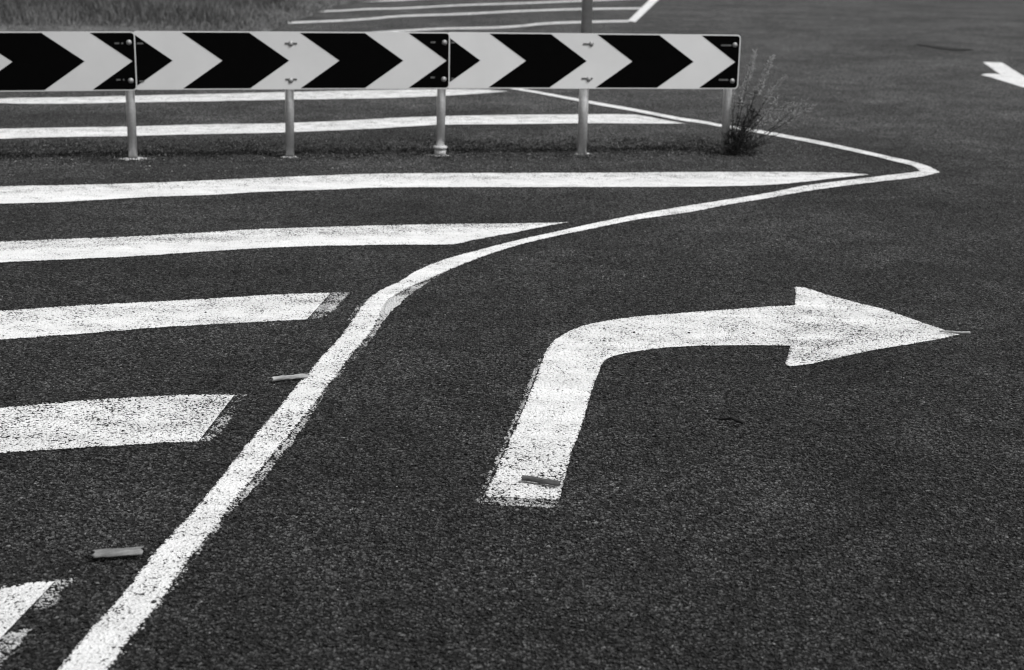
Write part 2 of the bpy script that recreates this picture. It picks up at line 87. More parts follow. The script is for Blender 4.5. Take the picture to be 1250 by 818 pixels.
 'S6': ([(-1.7912,3.8635),(-1.727,3.8943),(-1.6619,3.9257),(-1.5957,3.9572),(-1.5282,3.9884),(-1.4822,4.0082),(-1.4355,4.0273),(-1.3883,4.0464),(-1.341,4.0665),(-1.317,4.0778),(-1.2932,4.0901),(-1.2692,4.1023),(-1.2447,4.1137),(-1.2194,4.1241),(-1.1937,4.1339),(-1.1678,4.1432),(-1.1417,4.1524),(-1.1094,4.1638),(-1.077,4.1751),(-1.0443,4.1859),(-1.0112,4.1962),(-0.9847,4.2038),(-0.9579,4.2108),(-0.9309,4.2172),(-0.9036,4.223),(-0.881,4.227),(-0.8582,4.2302),(-0.8353,4.2331),(-0.8124,4.236),(-0.7976,4.2379),(-0.7828,4.2397),(-0.768,4.2414),(-0.7532,4.2432)],[(-1.6347,3.5037),(-1.5782,3.5369),(-1.5208,3.5712),(-1.4621,3.605),(-1.4012,3.6369),(-1.3592,3.6555),(-1.3159,3.6719),(-1.2717,3.6869),(-1.227,3.7014),(-1.198,3.7099),(-1.1685,3.7172),(-1.1388,3.7243),(-1.1092,3.7319),(-1.0797,3.7404),(-1.0502,3.7495),(-1.0206,3.7585),(-0.9907,3.7672),(-0.9601,3.7755),(-0.9293,3.7835),(-0.8983,3.7912),(-0.8671,3.7988),(-0.8541,3.8017),(-0.841,3.8043),(-0.8278,3.8067),(-0.8146,3.8091),(-0.8043,3.811),(-0.794,3.8127),(-0.7837,3.8144),(-0.7734,3.8161)]),
 'S7': ([(-1.3081,2.7182),(-1.2671,2.7448),(-1.2255,2.772),(-1.183,2.7994),(-1.1394,2.8267),(-1.1173,2.8401),(-1.0947,2.8531),(-1.0718,2.8658),(-1.0485,2.8782),(-1.0317,2.8866),(-1.0146,2.8945),(-0.9973,2.9022),(-0.9799,2.9098),(-0.9728,2.9127),(-0.9657,2.9154),(-0.9586,2.918),(-0.9514,2.9207),(-0.9436,2.9239),(-0.9359,2.9272),(-0.928,2.9304),(-0.9201,2.9334),(-0.9153,2.9347),(-0.9104,2.9358),(-0.9055,2.9368),(-0.9006,2.9377),(-0.896,2.9387),(-0.8915,2.9395),(-0.8869,2.9404),(-0.8823,2.9412)],[(-1.2123,2.2957),(-1.1804,2.3171),(-1.1479,2.339),(-1.1149,2.3611),(-1.0812,2.3834),(-1.0575,2.3987),(-1.0333,2.4141),(-1.0089,2.4296),(-0.9843,2.4454),(-0.976,2.4507),(-0.9677,2.456),(-0.9595,2.4616),(-0.9514,2.4676),(-0.9474,2.4711),(-0.9435,2.4748),(-0.9398,2.4789),(-0.9362,2.4833),(-0.9332,2.4877),(-0.9303,2.4924),(-0.9275,2.4972),(-0.9247,2.502)]),
 'S5g': [[(-0.6357,5.5107),(-0.5626,5.5234),(-0.5725,5.4536),(-0.5888,5.2927),(-0.6042,5.1406),(-0.6315,5.1222),(-0.6702,5.1117),(-0.6543,5.3101)]],
 'S6g': [[(-0.7547,4.2517),(-0.7126,4.2551),(-0.7191,4.1206),(-0.7237,3.9967),(-0.7297,3.866),(-0.7431,3.8275),(-0.7752,3.8251),(-0.766,4.0076)]],
 'S7g': [[(-0.884,2.9466),(-0.8409,2.9749),(-0.8464,2.9087),(-0.8496,2.8235),(-0.8692,2.8112),(-0.896,2.806),(-0.8906,2.8747)],[(-0.8635,2.7315),(-0.8863,2.7197),(-0.9136,2.7042),(-0.9191,2.5996),(-0.9241,2.5081),(-0.8774,2.4713),(-0.8719,2.5636),(-0.8637,2.609),(-0.8647,2.6656)]],
 'arrow': [[(-0.0585,3.4719),(-0.0432,3.4728),(-0.0278,3.4738),(-0.0125,3.4745),(0.0029,3.4744),(0.016,3.4733),(0.029,3.4713),(0.042,3.4692),(0.055,3.4677),(0.0708,3.4669),(0.0866,3.4665),(0.1024,3.4663),(0.1182,3.466),(0.1201,3.4914),(0.1219,3.5171),(0.1239,3.543),(0.1264,3.5691),(0.1306,3.6063),(0.1354,3.644),(0.1403,3.6823),(0.145,3.7216),(0.1469,3.7414),(0.1484,3.7616),(0.1501,3.7819),(0.1523,3.8019),(0.1593,3.8485),(0.167,3.8956),(0.175,3.9438),(0.1826,3.9937),(0.1885,4.0376),(0.1941,4.0829),(0.1996,4.1293),(0.2054,4.1767),(0.2108,4.2221),(0.2162,4.2685),(0.2219,4.3157),(0.228,4.3634),(0.2338,4.4042),(0.2401,4.4453),(0.2467,4.4869),(0.2533,4.5292),(0.2578,4.5592),(0.2624,4.5898),(0.2672,4.6201),(0.2725,4.6496),(0.2757,4.6631),(0.2795,4.6754),(0.2834,4.6872),(0.2873,4.6993),(0.2972,4.7132),(0.3072,4.7275),(0.3172,4.7412),(0.3274,4.7531),(0.3391,4.7646),(0.351,4.7744),(0.3629,4.7831),(0.3748,4.7912),(0.3918,4.8023),(0.4089,4.8127),(0.426,4.8222),(0.4432,4.8307),(0.4681,4.842),(0.4931,4.8523),(0.5181,4.8616),(0.5431,4.8696),(0.5686,4.8761),(0.594,4.8812),(0.6194,4.8853),(0.6447,4.8889),(0.6856,4.8941),(0.7266,4.8986),(0.7675,4.9025),(0.8083,4.9058),(0.8245,4.9065),(0.8405,4.9063),(0.8564,4.9059),(0.8724,4.9056),(0.8637,4.8673),(0.8552,4.8294),(0.8467,4.7922),(0.8383,4.7556),(0.8333,4.7365),(0.8279,4.717),(0.8233,4.6989),(0.8207,4.6837),(0.8214,4.6756),(0.8241,4.6703),(0.8276,4.6662),(0.8307,4.6615),(0.8439,4.6673),(0.8571,4.6729),(0.8703,4.6789),(0.8838,4.6864),(0.9033,4.6993),(0.9231,4.7134),(0.9431,4.7285),(0.9632,4.7439),(0.9822,4.7588),(1.0014,4.7744),(1.0207,4.7904),(1.0401,4.8062),(1.0662,4.8276),(1.0925,4.8494),(1.1189,4.8706),(1.1452,4.8903),(1.1757,4.9105),(1.2062,4.9288),(1.2368,4.9468),(1.2678,4.9661),(1.3003,4.9876),(1.3331,5.0098),(1.3664,5.033),(1.4003,5.0575),(1.4138,5.0682),(1.4277,5.0803),(1.4418,5.0929),(1.4558,5.1053),(1.4497,5.1149),(1.4435,5.1244),(1.4373,5.1341),(1.4312,5.1442),(1.4251,5.1548),(1.4192,5.1657),(1.4132,5.1769),(1.4073,5.1881),(1.3923,5.2163),(1.3771,5.2447),(1.3619,5.2738),(1.3467,5.3036),(1.3309,5.337),(1.3153,5.372),(1.2992,5.4065),(1.2821,5.4384),(1.2668,5.4606),(1.2505,5.4799),(1.2339,5.4984),(1.2175,5.5182),(1.1941,5.5488),(1.1706,5.5802),(1.147,5.6126),(1.1235,5.6467),(1.1064,5.6751),(1.0896,5.7059),(1.0724,5.7361),(1.0542,5.7622),(1.0478,5.7664),(1.0405,5.7666),(1.033,5.7652),(1.0256,5.7646),(1.0225,5.7372),(1.0195,5.71),(1.0162,5.6831),(1.0123,5.6561),(1.0038,5.6071),(0.9947,5.5587),(0.9854,5.511),(0.9765,5.464),(0.9543,5.4586),(0.9322,5.4534),(0.9101,5.4476),(0.8878,5.4404),(0.8117,5.4114),(0.7363,5.3812),(0.6615,5.3507),(0.5876,5.3203),(0.5416,5.3021),(0.4959,5.2841),(0.4504,5.2649),(0.4052,5.2429),(0.3757,5.226),(0.3463,5.2068),(0.317,5.1855),(0.2881,5.1622),(0.27,5.1465),(0.252,5.129),(0.2342,5.109),(0.2168,5.0857),(0.2016,5.0618),(0.1867,5.0349),(0.1722,5.0053),(0.1584,4.9733),(0.1464,4.9428),(0.1347,4.9101),(0.124,4.8747),(0.1146,4.8365),(0.1082,4.8001),(0.1033,4.7603),(0.0989,4.7196),(0.0943,4.6803),(0.0843,4.5879),(0.0748,4.4987),(0.0654,4.4129),(0.0561,4.3305),(0.0478,4.2611),(0.0394,4.1942),(0.0312,4.1294),(0.0232,4.0664),(0.0165,4.0141),(0.01,3.9631),(0.0036,3.9133),(-0.0028,3.8648),(-0.0106,3.8057),(-0.0182,3.7484),(-0.0258,3.6927),(-0.0333,3.6388),(-0.0396,3.5955),(-0.046,3.5534),(-0.0524,3.5122)]],
 'arrow_ghost': [[(0.0947,4.7008),(0.0803,4.6957),(0.0483,4.421),(0.0199,4.187),(-0.0146,3.8996),(-0.047,3.6465),(-0.062,3.5421),(-0.0697,3.4756),(-0.0587,3.4801),(-0.0334,3.6474),(-0.0028,3.874),(0.0232,4.076),(0.0562,4.3407)],[(-0.0697,3.4756),(-0.0606,3.4816),(0.0029,3.4827),(0.1185,3.4742),(0.1143,3.4504),(0.0988,3.4152),(0.0364,3.4215),(-0.0372,3.4271),(-0.0777,3.4297)]],
 'far_arrow': [[(4.637,16.3833),(4.7229,16.3682),(4.8288,16.3778),(4.7847,16.0454),(4.7081,15.5936),(4.6005,14.8722),(4.4804,13.8931),(4.3525,12.7665),(4.1608,11.7379),(4.1622,12.379),(4.2031,13.0072),(4.2571,13.7302),(4.2462,14.2405),(4.2348,14.6475),(4.2119,14.8956),(4.3103,15.0342),(4.3808,15.0438),(4.419,14.98),(4.4529,15.2448),(4.5342,15.7248)]],
 'F0': ([(-2.0507,17.5997),(-1.9873,17.8198),(-1.9231,18.0514),(-1.8558,18.2766),(-1.7836,18.4757),(-1.6975,18.6568),(-1.6069,18.811),(-1.5133,18.9495),(-1.4178,19.0842),(-1.2953,19.2558),(-1.17,19.4218),(-1.0418,19.5766),(-0.9106,19.7143),(-0.7701,19.8256),(-0.6271,19.911),(-0.4829,19.9971),(-0.338,20.1115),(-0.2391,20.2174),(-0.1393,20.3446),(-0.0385,20.4896),(0.0637,20.6488),(0.1156,20.7518),(0.168,20.8781),(0.2211,21.0029),(0.2746,21.1006),(0.4088,21.2749),(0.5449,21.4295),(0.6824,21.5689),(0.8213,21.6977),(0.9836,21.831),(1.147,21.9478),(1.3117,22.0584),(1.4783,22.1739)],[(-2.0177,17.316),(-1.9548,17.5276),(-1.8911,17.7503),(-1.8244,17.9666),(-1.7529,18.1574),(-1.6678,18.3308),(-1.5784,18.4781),(-1.4861,18.6101),(-1.392,18.7383),(-1.2713,18.9022),(-1.148,19.0604),(-1.0219,19.2078),(-0.893,19.3387),(-0.7549,19.444),(-0.6145,19.5243),(-0.473,19.6053),(-0.3308,19.7134),(-0.2338,19.8133),(-0.136,19.9336),(-0.0371,20.071),(0.063,20.2218),(0.1139,20.3187),(0.1652,20.4378),(0.2171,20.5555),(0.2694,20.647),(0.4007,20.8119),(0.5337,20.9578),(0.6682,21.0891),(0.8038,21.2101),(0.9623,21.3353),(1.1218,21.4447),(1.2825,21.5482),(1.445,21.6562)]),
 'F1': ([(-3.2661,19.6371),(-3.1927,19.724),(-3.1187,19.8121),(-3.044,19.9002),(-2.9683,19.9872),(-2.8018,20.17),(-2.6316,20.3511),(-2.4591,20.5409),(-2.2852,20.7503),(-2.1987,20.8693),(-2.1126,21.0035),(-2.0266,21.1505),(-1.9401,21.3076),(-1.8527,21.4927),(-1.7653,21.7003),(-1.6755,21.9016),(-1.581,22.0657),(-1.3845,22.3017),(-1.1813,22.4989),(-0.9742,22.6913),(-0.7646,22.9154),(-0.5912,23.1458),(-0.4148,23.4068),(-0.2345,23.6724),(-0.0499,23.9143),(0.1955,24.1943),(0.4465,24.4598),(0.7023,24.7093),(0.9626,24.9409),(1.2001,25.1227),(1.4395,25.2781),(1.6811,25.4235),(1.9259,25.5766)],[(-3.2057,19.2715),(-3.1336,19.3566),(-3.0609,19.4428),(-2.9875,19.5291),(-2.9132,19.6144),(-2.7495,19.7918),(-2.5823,19.9678),(-2.4127,20.1521),(-2.2418,20.3552),(-2.1568,20.4713),(-2.0723,20.602),(-1.9877,20.745),(-1.9028,20.8978),(-1.8168,21.0775),(-1.731,21.2789),(-1.6427,21.4742),(-1.5499,21.6337),(-1.357,21.8624),(-1.1577,22.0537),(-0.9545,22.2404),(-0.7489,22.4577),(-0.5789,22.6809),(-0.406,22.9334),(-0.2292,23.1904),(-0.0483,23.4247),(0.1922,23.6954),(0.4379,23.9522),(0.6885,24.1937),(0.9433,24.418),(1.1758,24.5945),(1.4102,24.7456),(1.6468,24.8873),(1.8864,25.0363)]),
 'F2': ([(-3.0498,22.3714),(-2.9208,22.5082),(-2.7899,22.6436),(-2.6582,22.7867),(-2.5265,22.9471),(-2.4373,23.0831),(-2.349,23.2404),(-2.2594,23.3984),(-2.1665,23.5357),(-2.0565,23.6504),(-1.9435,23.7414),(-1.8297,23.8347),(-1.7171,23.9568),(-1.5067,24.2585),(-1.2927,24.5979),(-1.0727,24.9476),(-0.8454,25.2768),(-0.6539,25.5102),(-0.4583,25.72),(-0.2594,25.9268),(-0.0574,26.1522),(0.2044,26.4684),(0.4726,26.8008),(0.7477,27.15),(1.0303,27.5161),(1.3432,27.9324),(1.6661,28.3722),(1.9996,28.8303),(2.3437,29.301)],[(-2.9984,21.9927),(-2.8714,22.1256),(-2.7425,22.2571),(-2.6128,22.3962),(-2.4831,22.5519),(-2.3952,22.684),(-2.3082,22.8366),(-2.22,22.99),(-2.1285,23.1233),(-2.0204,23.2348),(-1.9092,23.3235),(-1.7973,23.4142),(-1.6866,23.5329),(-1.4796,23.8249),(-1.2691,24.1532),(-1.0528,24.4912),(-0.8294,24.8094),(-0.6413,25.0352),(-0.4492,25.2382),(-0.254,25.4382),(-0.0557,25.6562),(0.2011,25.9615),(0.4641,26.2824),(0.7339,26.6192),(1.0108,26.9722),(1.3172,27.3733),(1.6333,27.7968),(1.9596,28.2377),(2.2961,28.6904)]),
 'F3': ([(-2.6758,25.135),(-2.5982,25.2917),(-2.52,25.4534),(-2.4402,25.611),(-2.358,25.7546),(-2.2724,25.8722),(-2.1844,25.9714),(-2.0957,26.0717),(-2.008,26.1931),(-1.7745,26.5889),(-1.5352,27.0201),(-1.2881,27.4622),(-1.0315,27.887),(-0.7658,28.2811),(-0.4921,28.6588),(-0.2109,29.031),(0.0776,29.4099),(0.7354,30.2738),(1.4322,31.1793),(2.1711,32.1356),(2.9565,33.154)],[(-2.6302,24.7061),(-2.5537,24.8576),(-2.4765,25.0139),(-2.3979,25.1661),(-2.3168,25.3048),(-2.2325,25.4184),(-2.1459,25.5142),(-2.0586,25.611),(-1.9723,25.7282),(-1.7424,26.1101),(-1.507,26.526),(-1.2639,26.9521),(-1.0117,27.3613),(-0.7508,27.7408),(-0.4821,28.1043),(-0.2062,28.4623),(0.0767,28.8266),(0.7212,29.6565),(1.4031,30.5252),(2.1254,31.4416),(2.892,32.4164)]),
 'F4': ([(-2.8661,28.2437),(-2.479,29.041),(-2.0702,29.8926),(-1.636,30.7768),(-1.1737,31.6661),(-0.8747,32.1892),(-0.5647,32.6832),(-0.2449,33.1613),(0.0844,33.6386),(0.9268,34.8372),(1.8294,36.094),(2.798,37.4312),(3.8412,38.8772)],[(-2.7996,27.5878),(-2.4198,28.3484),(-2.0193,29.1598),(-1.5944,30.0011),(-1.1429,30.8459),(-0.8511,31.3424),(-0.549,31.8108),(-0.2375,32.2637),(0.0829,32.7156),(0.9016,33.8489),(1.7771,35.0348),(2.7147,36.294),(3.7221,37.6527)]),
 'Fedge': ([(1.4483,21.9794),(2.189,28.0312),(3.7322,40.4292),(6.8547,64.9405)],[(1.5313,21.689),(2.3569,28.1124),(4.0318,40.6319),(7.4338,65.537)]),
 'tar': [[(4.5376,18.774),(4.6604,18.6246),(4.8109,18.3057),(5.0257,18.0875),(4.8745,17.8585),(4.6843,17.8819),(4.5944,18.1688),(4.5173,18.531)]],
 'tar2': [[(2.5903,11.3205),(2.6697,11.2926),(2.7226,11.2264),(2.6666,11.1306),(2.5931,11.1539),(2.5624,11.2189)]],
 'verge': [(-7.6025,14.4032),(-7.2555,14.7818),(-6.8901,15.1805),(-6.4811,15.543),(-6.059,15.7988),(-5.6018,16.0018),(-5.127,16.1907),(-4.7573,16.3136),(-4.3769,16.4184),(-3.9982,16.5517),(-3.7214,16.6733),(-3.4464,16.8247),(-3.1795,17.0485),(-3.0665,17.2152),(-2.9639,17.4582),(-2.869,17.7692),(-2.8253,17.9716),(-2.7913,18.243),(-2.7713,18.6082),(-2.7815,19.0033),(-2.8082,19.5092),(-2.8197,19.9432),(-2.7907,20.3279),(-2.7437,20.6218),(-2.7071,21.0018),(-2.7034,21.4497),(-2.7117,22.0019),(-2.712,22.5241),(-2.6946,23.0052),(-2.6678,23.4434),(-2.6344,23.8531),(-2.5967,24.2339),(-2.5521,24.5788),(-2.4988,24.8649),(-2.3725,25.2728),(-2.2351,25.6214),(-2.1033,26.085),(-2.0153,26.5361),(-1.9332,27.1166),(-1.8645,27.9317),(-1.7336,30.5241),(-1.5944,33.9472),(-1.4205,38.2247)],
 'bark_a': ((-0.833,3.0629),(-0.7436,3.086)),
 'bark_b': ((0.0307,3.5683),(0.1202,3.5575)),
 'bark_c': ((-0.6702,4.3782),(-0.5788,4.4028)),
 'twig_a': ((1.3908,5.1134),(1.4775,5.0711)),
 'twig_b': ((0.5531,4.0927),(0.581,4.0745),(0.6109,4.0545)),
 'pebbles': [(-0.6681,2.849),(-0.564,3.9616),(-0.5143,4.9706),(-0.4423,5.0968),(0.5672,5.0355),(0.3904,5.0242),(0.7769,5.0499),(1.0183,5.3784),(-1.0595,3.9759),(-1.0072,5.16)],
 'grit': [(-3.0466,9.5279),(1.4081,10.345),(1.1915,8.6664),(-2.5698,8.0009)],
 'bases': [(-2.009,8.4431),(-1.2326,8.7833),(-0.4126,8.9178),(0.3689,9.0298),(1.203,9.266)],
 'weed': (1.2323,9.2374),
}


# ------------------------------------------------------------------ helpers
def link(name, me, mat=None, parent=None):
    o = bpy.data.objects.new(name, me)
    COL.objects.link(o)
    if mat is not None:
        for m in (mat if isinstance(mat, (list, tuple)) else [mat]):
            me.materials.append(m)
    if parent is not None:
        o.parent = parent
    return o

def tag(o, label=None, cat=None, group=None, kind=None):
    if label: o['label'] = label
    if cat: o['category'] = cat
    if group: o['group'] = group
    if kind: o['kind'] = kind
    return o

def empty(name, loc, rz=0.0):
    o = bpy.data.objects.new(name, None)
    o.empty_display_size = 0.1
    COL.objects.link(o)
    o.location = loc
    o.rotation_euler = (0, 0, rz)
    return o

def mesh(name, verts, faces, smooth=False):
    me = bpy.data.meshes.new(name)
    me.from_pydata([tuple(v) for v in verts], [], faces)
    me.update()
    if smooth:
        for p in me.polygons: p.use_smooth = True
    return me

def bm_mesh(name, bm, smooth=False):
    bmesh.ops.recalc_face_normals(bm, faces=bm.faces)
    me = bpy.data.meshes.new(name)
    bm.to_mesh(me)
    bm.free()
    if smooth:
        for p in me.polygons: p.use_smooth = True
    return me

def lathe(bm, prof, n=24, c=(0, 0, 0), cap=True):
    """profile of (radius, z) turned about z"""
    rings = []
    for r, z in prof:
        rings.append([bm.verts.new((c[0] + r * math.cos(2 * math.pi * k / n), c[1] + r * math.sin(2 * math.pi * k / n), c[2] + z)) for k in range(n)])
    for a, b in zip(rings, rings[1:]):
        for k in range(n):
            bm.faces.new((a[k], a[(k + 1) % n], b[(k + 1) % n], b[k]))
    if cap:
        bm.faces.new(rings[0][::-1]); bm.faces.new(rings[-1])

def tube(bm, pts, radii, n=6, cap=True):
    rings = []
    for i, p in enumerate(pts):
        p = Vector(p)
        d = (Vector(pts[min(i + 1, len(pts) - 1)]) - Vector(pts[max(i - 1, 0)])).normalized()
        a = d.cross(Vector((0.31, 0.12, 0.94)))
        if a.length < 1e-4: a = d.cross(Vector((1, 0, 0)))
        a.normalize(); b = d.cross(a)
        rings.append([bm.verts.new(p + radii[i] * (math.cos(2 * math.pi * k / n) * a + math.sin(2 * math.pi * k / n) * b)) for k in range(n)])
    for r, s in zip(rings, rings[1:]):
        for k in range(n):
            bm.faces.new((r[k], r[(k + 1) % n], s[(k + 1) % n], s[k]))
    if cap:
        bm.faces.new(rings[0][::-1]); bm.faces.new(rings[-1])

# ------------------------------------------------------------------ materials
class NT:
    def __init__(s, name):
        s.mat = bpy.data.materials.new(name)
        s.mat.use_nodes = True
        s.n, s.l = s.mat.node_tree.nodes, s.mat.node_tree.links
        s.n.clear()
        s.out = s.n.new('ShaderNodeOutputMaterial')
    def new(s, t, **kw):
        n = s.n.new(t)
        for k, v in kw.items(): setattr(n, k, v)
        return n
    def put(s, sock, v):
        if hasattr(v, 'is_linked') or hasattr(v, 'links'): s.l.new(v, sock)
        else: sock.default_value = v
    def math(s, op, a, b=None, c=None, clamp=False):
        n = s.new('ShaderNodeMath', operation=op, use_clamp=clamp)
        s.put(n.inputs[0], a)
        if b is not None: s.put(n.inputs[1], b)
        if c is not None: s.put(n.inputs[2], c)
        return n.outputs[0]
    def ramp(s, v, a, b, lo=0.0, hi=1.0, smooth=False):
        n = s.new('ShaderNodeMapRange', interpolation_type='SMOOTHSTEP' if smooth else 'LINEAR', clamp=True)
        s.put(n.inputs[0], v)
        for i, q in enumerate((a, b, lo, hi)): s.put(n.inputs[i + 1], q)
        return n.outputs[0]
    def mixf(s, f, a, b):
        n = s.new('ShaderNodeMix', data_type='FLOAT')
        s.put(n.inputs[0], f); s.put(n.inputs[2], a); s.put(n.inputs[3], b)
        return n.outputs[0]
    def noise(s, vec, scale, detail=2.0, rough=0.5, dist=0.0, dim='3D'):
        n = s.new('ShaderNodeTexNoise', noise_dimensions=dim)
        s.l.new(vec, n.inputs['Vector'])
        n.inputs['Scale'].default_value = scale
        n.inputs['Detail'].default_value = detail
        n.inputs['Roughness'].default_value = rough
        n.inputs['Distortion'].default_value = dist
        return n.outputs['Fac']
    def voro(s, vec, scale, feature='F1', rnd=1.0):
        n = s.new('ShaderNodeTexVoronoi', feature=feature, voronoi_dimensions='2D')
        s.l.new(vec, n.inputs['Vector'])
        n.inputs['Scale'].default_value = scale
        n.inputs['Randomness'].default_value = rnd
        return n
    def pos(s):
        return s.new('ShaderNodeNewGeometry').outputs['Position']
    def grey(s, v):
        n = s.new('ShaderNodeCombineColor')
        for i in range(3): s.put(n.inputs[i], v)
        return n.outputs[0]
    def bsdf(s, val, rough=0.8, spec=0.3, metal=0.0, normal=None):
        b = s.new('ShaderNodeBsdfPrincipled')
        s.l.new(s.grey(val), b.inputs['Base Color'])
        s.put(b.inputs['Roughness'], rough)
        s.put(b.inputs['Specular IOR Level'], spec)
        s.put(b.inputs['Metallic'], metal)
        if normal is not None: s.l.new(normal, b.inputs['Normal'])
        return b.outputs[0]
    def bump(s, h, dist, strength=1.0, normal=None):
        b = s.new('ShaderNodeBump')
        b.inputs['Strength'].default_value = strength
        b.inputs['Distance'].default_value = dist
        s.l.new(h, b.inputs['Height'])
        if normal is not None: s.l.new(normal, b.inputs['Normal'])
        return b.outputs[0]
    def displace(s, h, scale, mid=0.0):
        d = s.new('ShaderNodeDisplacement')
        s.l.new(h, d.inputs['Height'])
        d.inputs['Scale'].default_value = scale
        s.put(d.inputs['Midlevel'], mid)
        s.l.new(d.outputs[0], s.out.inputs['Displacement'])
        s.mat.displacement_method = 'BOTH'
    def done(s, sh):
        s.l.new(sh, s.out.inputs['Surface'])
        return s.mat

RELIEF = 0.0036

def chip_field(t):
    """the stones of the chip seal: a height field of rounded 6 to 9 mm chips and a random value for each"""
    p = t.pos()
    w = t.new('ShaderNodeTexNoise', noise_dimensions='2D')
    t.l.new(p, w.inputs['Vector']); w.inputs['Scale'].default_value = 70.0; w.inputs['Detail'].default_value = 2.0
    off = t.new('ShaderNodeVectorMath', operation='SCALE'); off.inputs['Scale'].default_value = 0.013
    t.l.new(w.outputs['Color'], off.inputs[0])
    add = t.new('ShaderNodeVectorMath', operation='ADD')
    t.l.new(p, add.inputs[0]); t.l.new(off.outputs[0], add.inputs[1])
    v = t.voro(add.outputs[0], 138.0)
    sep = t.new('ShaderNodeSeparateColor')
    t.l.new(v.outputs['Color'], sep.inputs[0])
    f1 = v.outputs['Distance']
    dome = t.ramp(f1, 0.10, 0.72, 1.0, 0.0, True)
    # each chip sits at its own height
    h = t.math('MULTIPLY', dome, t.ramp(sep.outputs[1], 0, 1, 0.45, 1.0))
    # and is tipped its own way, so that some face the sun and some do not
    loc = t.new('ShaderNodeVectorMath', operation='SUBTRACT')
    t.l.new(add.outputs[0], loc.inputs[0]); t.l.new(v.outputs['Position'], loc.inputs[1])
    lx = t.new('ShaderNodeSeparateXYZ'); t.l.new(loc.outputs[0], lx.inputs[0])
    tilt = t.math('ADD', t.math('MULTIPLY', t.math('SUBTRACT', sep.outputs[0], 0.5), t.math('MULTIPLY', lx.outputs[0], 138.0)),
                  t.math('MULTIPLY', t.math('SUBTRACT', sep.outputs[2], 0.5), t.math('MULTIPLY', lx.outputs[1], 138.0)))
    h = t.math('ADD', h, t.math('MULTIPLY', tilt, 0.9))
    fine = t.noise(p, 300.0, 3.0, 0.65, dim='2D')
    h = t.math('ADD', h, t.math('MULTIPLY', fine, 0.7))
    return p, h, dome, sep

def mat_asphalt():
    t = NT('chip seal asphalt')
    p, h, dome, sep = chip_field(t)
    big = t.noise(p, 0.8, 5.0, 0.6)
    mid = t.noise(p, 4.0, 5.0, 0.65)
    val = t.ramp(t.math('POWER', sep.outputs[0], 2.0), 0.0, 1.0, 0.011, 0.136)
    pale = t.ramp(sep.outputs[2], 0.975, 1.0, 0.0, 0.16)           # a few pale quartz chips
    val = t.math('ADD', val, pale)
    val = t.mixf(t.ramp(dome, 0.05, 0.55, 0.0, 1.0), 0.006, val)   # bitumen between the stones
    val = t.math('MULTIPLY', val, t.ramp(mid, 0.32, 0.68, 0.66, 1.34))
    val = t.math('MULTIPLY', val, t.ramp(big, 0.34, 0.66, 0.64, 1.32))
    sp = t.new('ShaderNodeSeparateXYZ'); t.l.new(p, sp.inputs[0])
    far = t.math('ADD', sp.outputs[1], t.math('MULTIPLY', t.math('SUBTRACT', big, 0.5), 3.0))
    val = t.math('MULTIPLY', val, t.ramp(far, 7.5, 13.0, 0.84, 1.50, True))   # asphalt colour goes from darker near to paler far off
    # a mottled band along the sign, mostly darker than the asphalt around it
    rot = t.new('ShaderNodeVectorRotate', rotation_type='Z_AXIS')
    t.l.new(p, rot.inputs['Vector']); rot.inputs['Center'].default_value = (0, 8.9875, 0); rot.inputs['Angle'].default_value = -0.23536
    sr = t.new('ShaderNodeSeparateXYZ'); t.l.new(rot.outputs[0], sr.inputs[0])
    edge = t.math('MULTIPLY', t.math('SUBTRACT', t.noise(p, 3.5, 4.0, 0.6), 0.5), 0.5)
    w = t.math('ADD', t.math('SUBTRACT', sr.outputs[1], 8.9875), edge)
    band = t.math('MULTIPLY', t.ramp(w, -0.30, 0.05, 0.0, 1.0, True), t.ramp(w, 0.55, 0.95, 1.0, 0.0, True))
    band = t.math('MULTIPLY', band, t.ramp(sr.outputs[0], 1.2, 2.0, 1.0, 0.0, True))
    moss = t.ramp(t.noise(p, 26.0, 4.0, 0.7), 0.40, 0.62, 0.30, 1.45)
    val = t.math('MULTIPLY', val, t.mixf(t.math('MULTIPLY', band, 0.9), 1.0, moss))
    t.displace(h, RELIEF, 0.9)
    n = None
    return t.done(t.bsdf(val, t.ramp(sep.outputs[1], 0, 1, 0.6, 0.95), 0.35, 0.0, n))

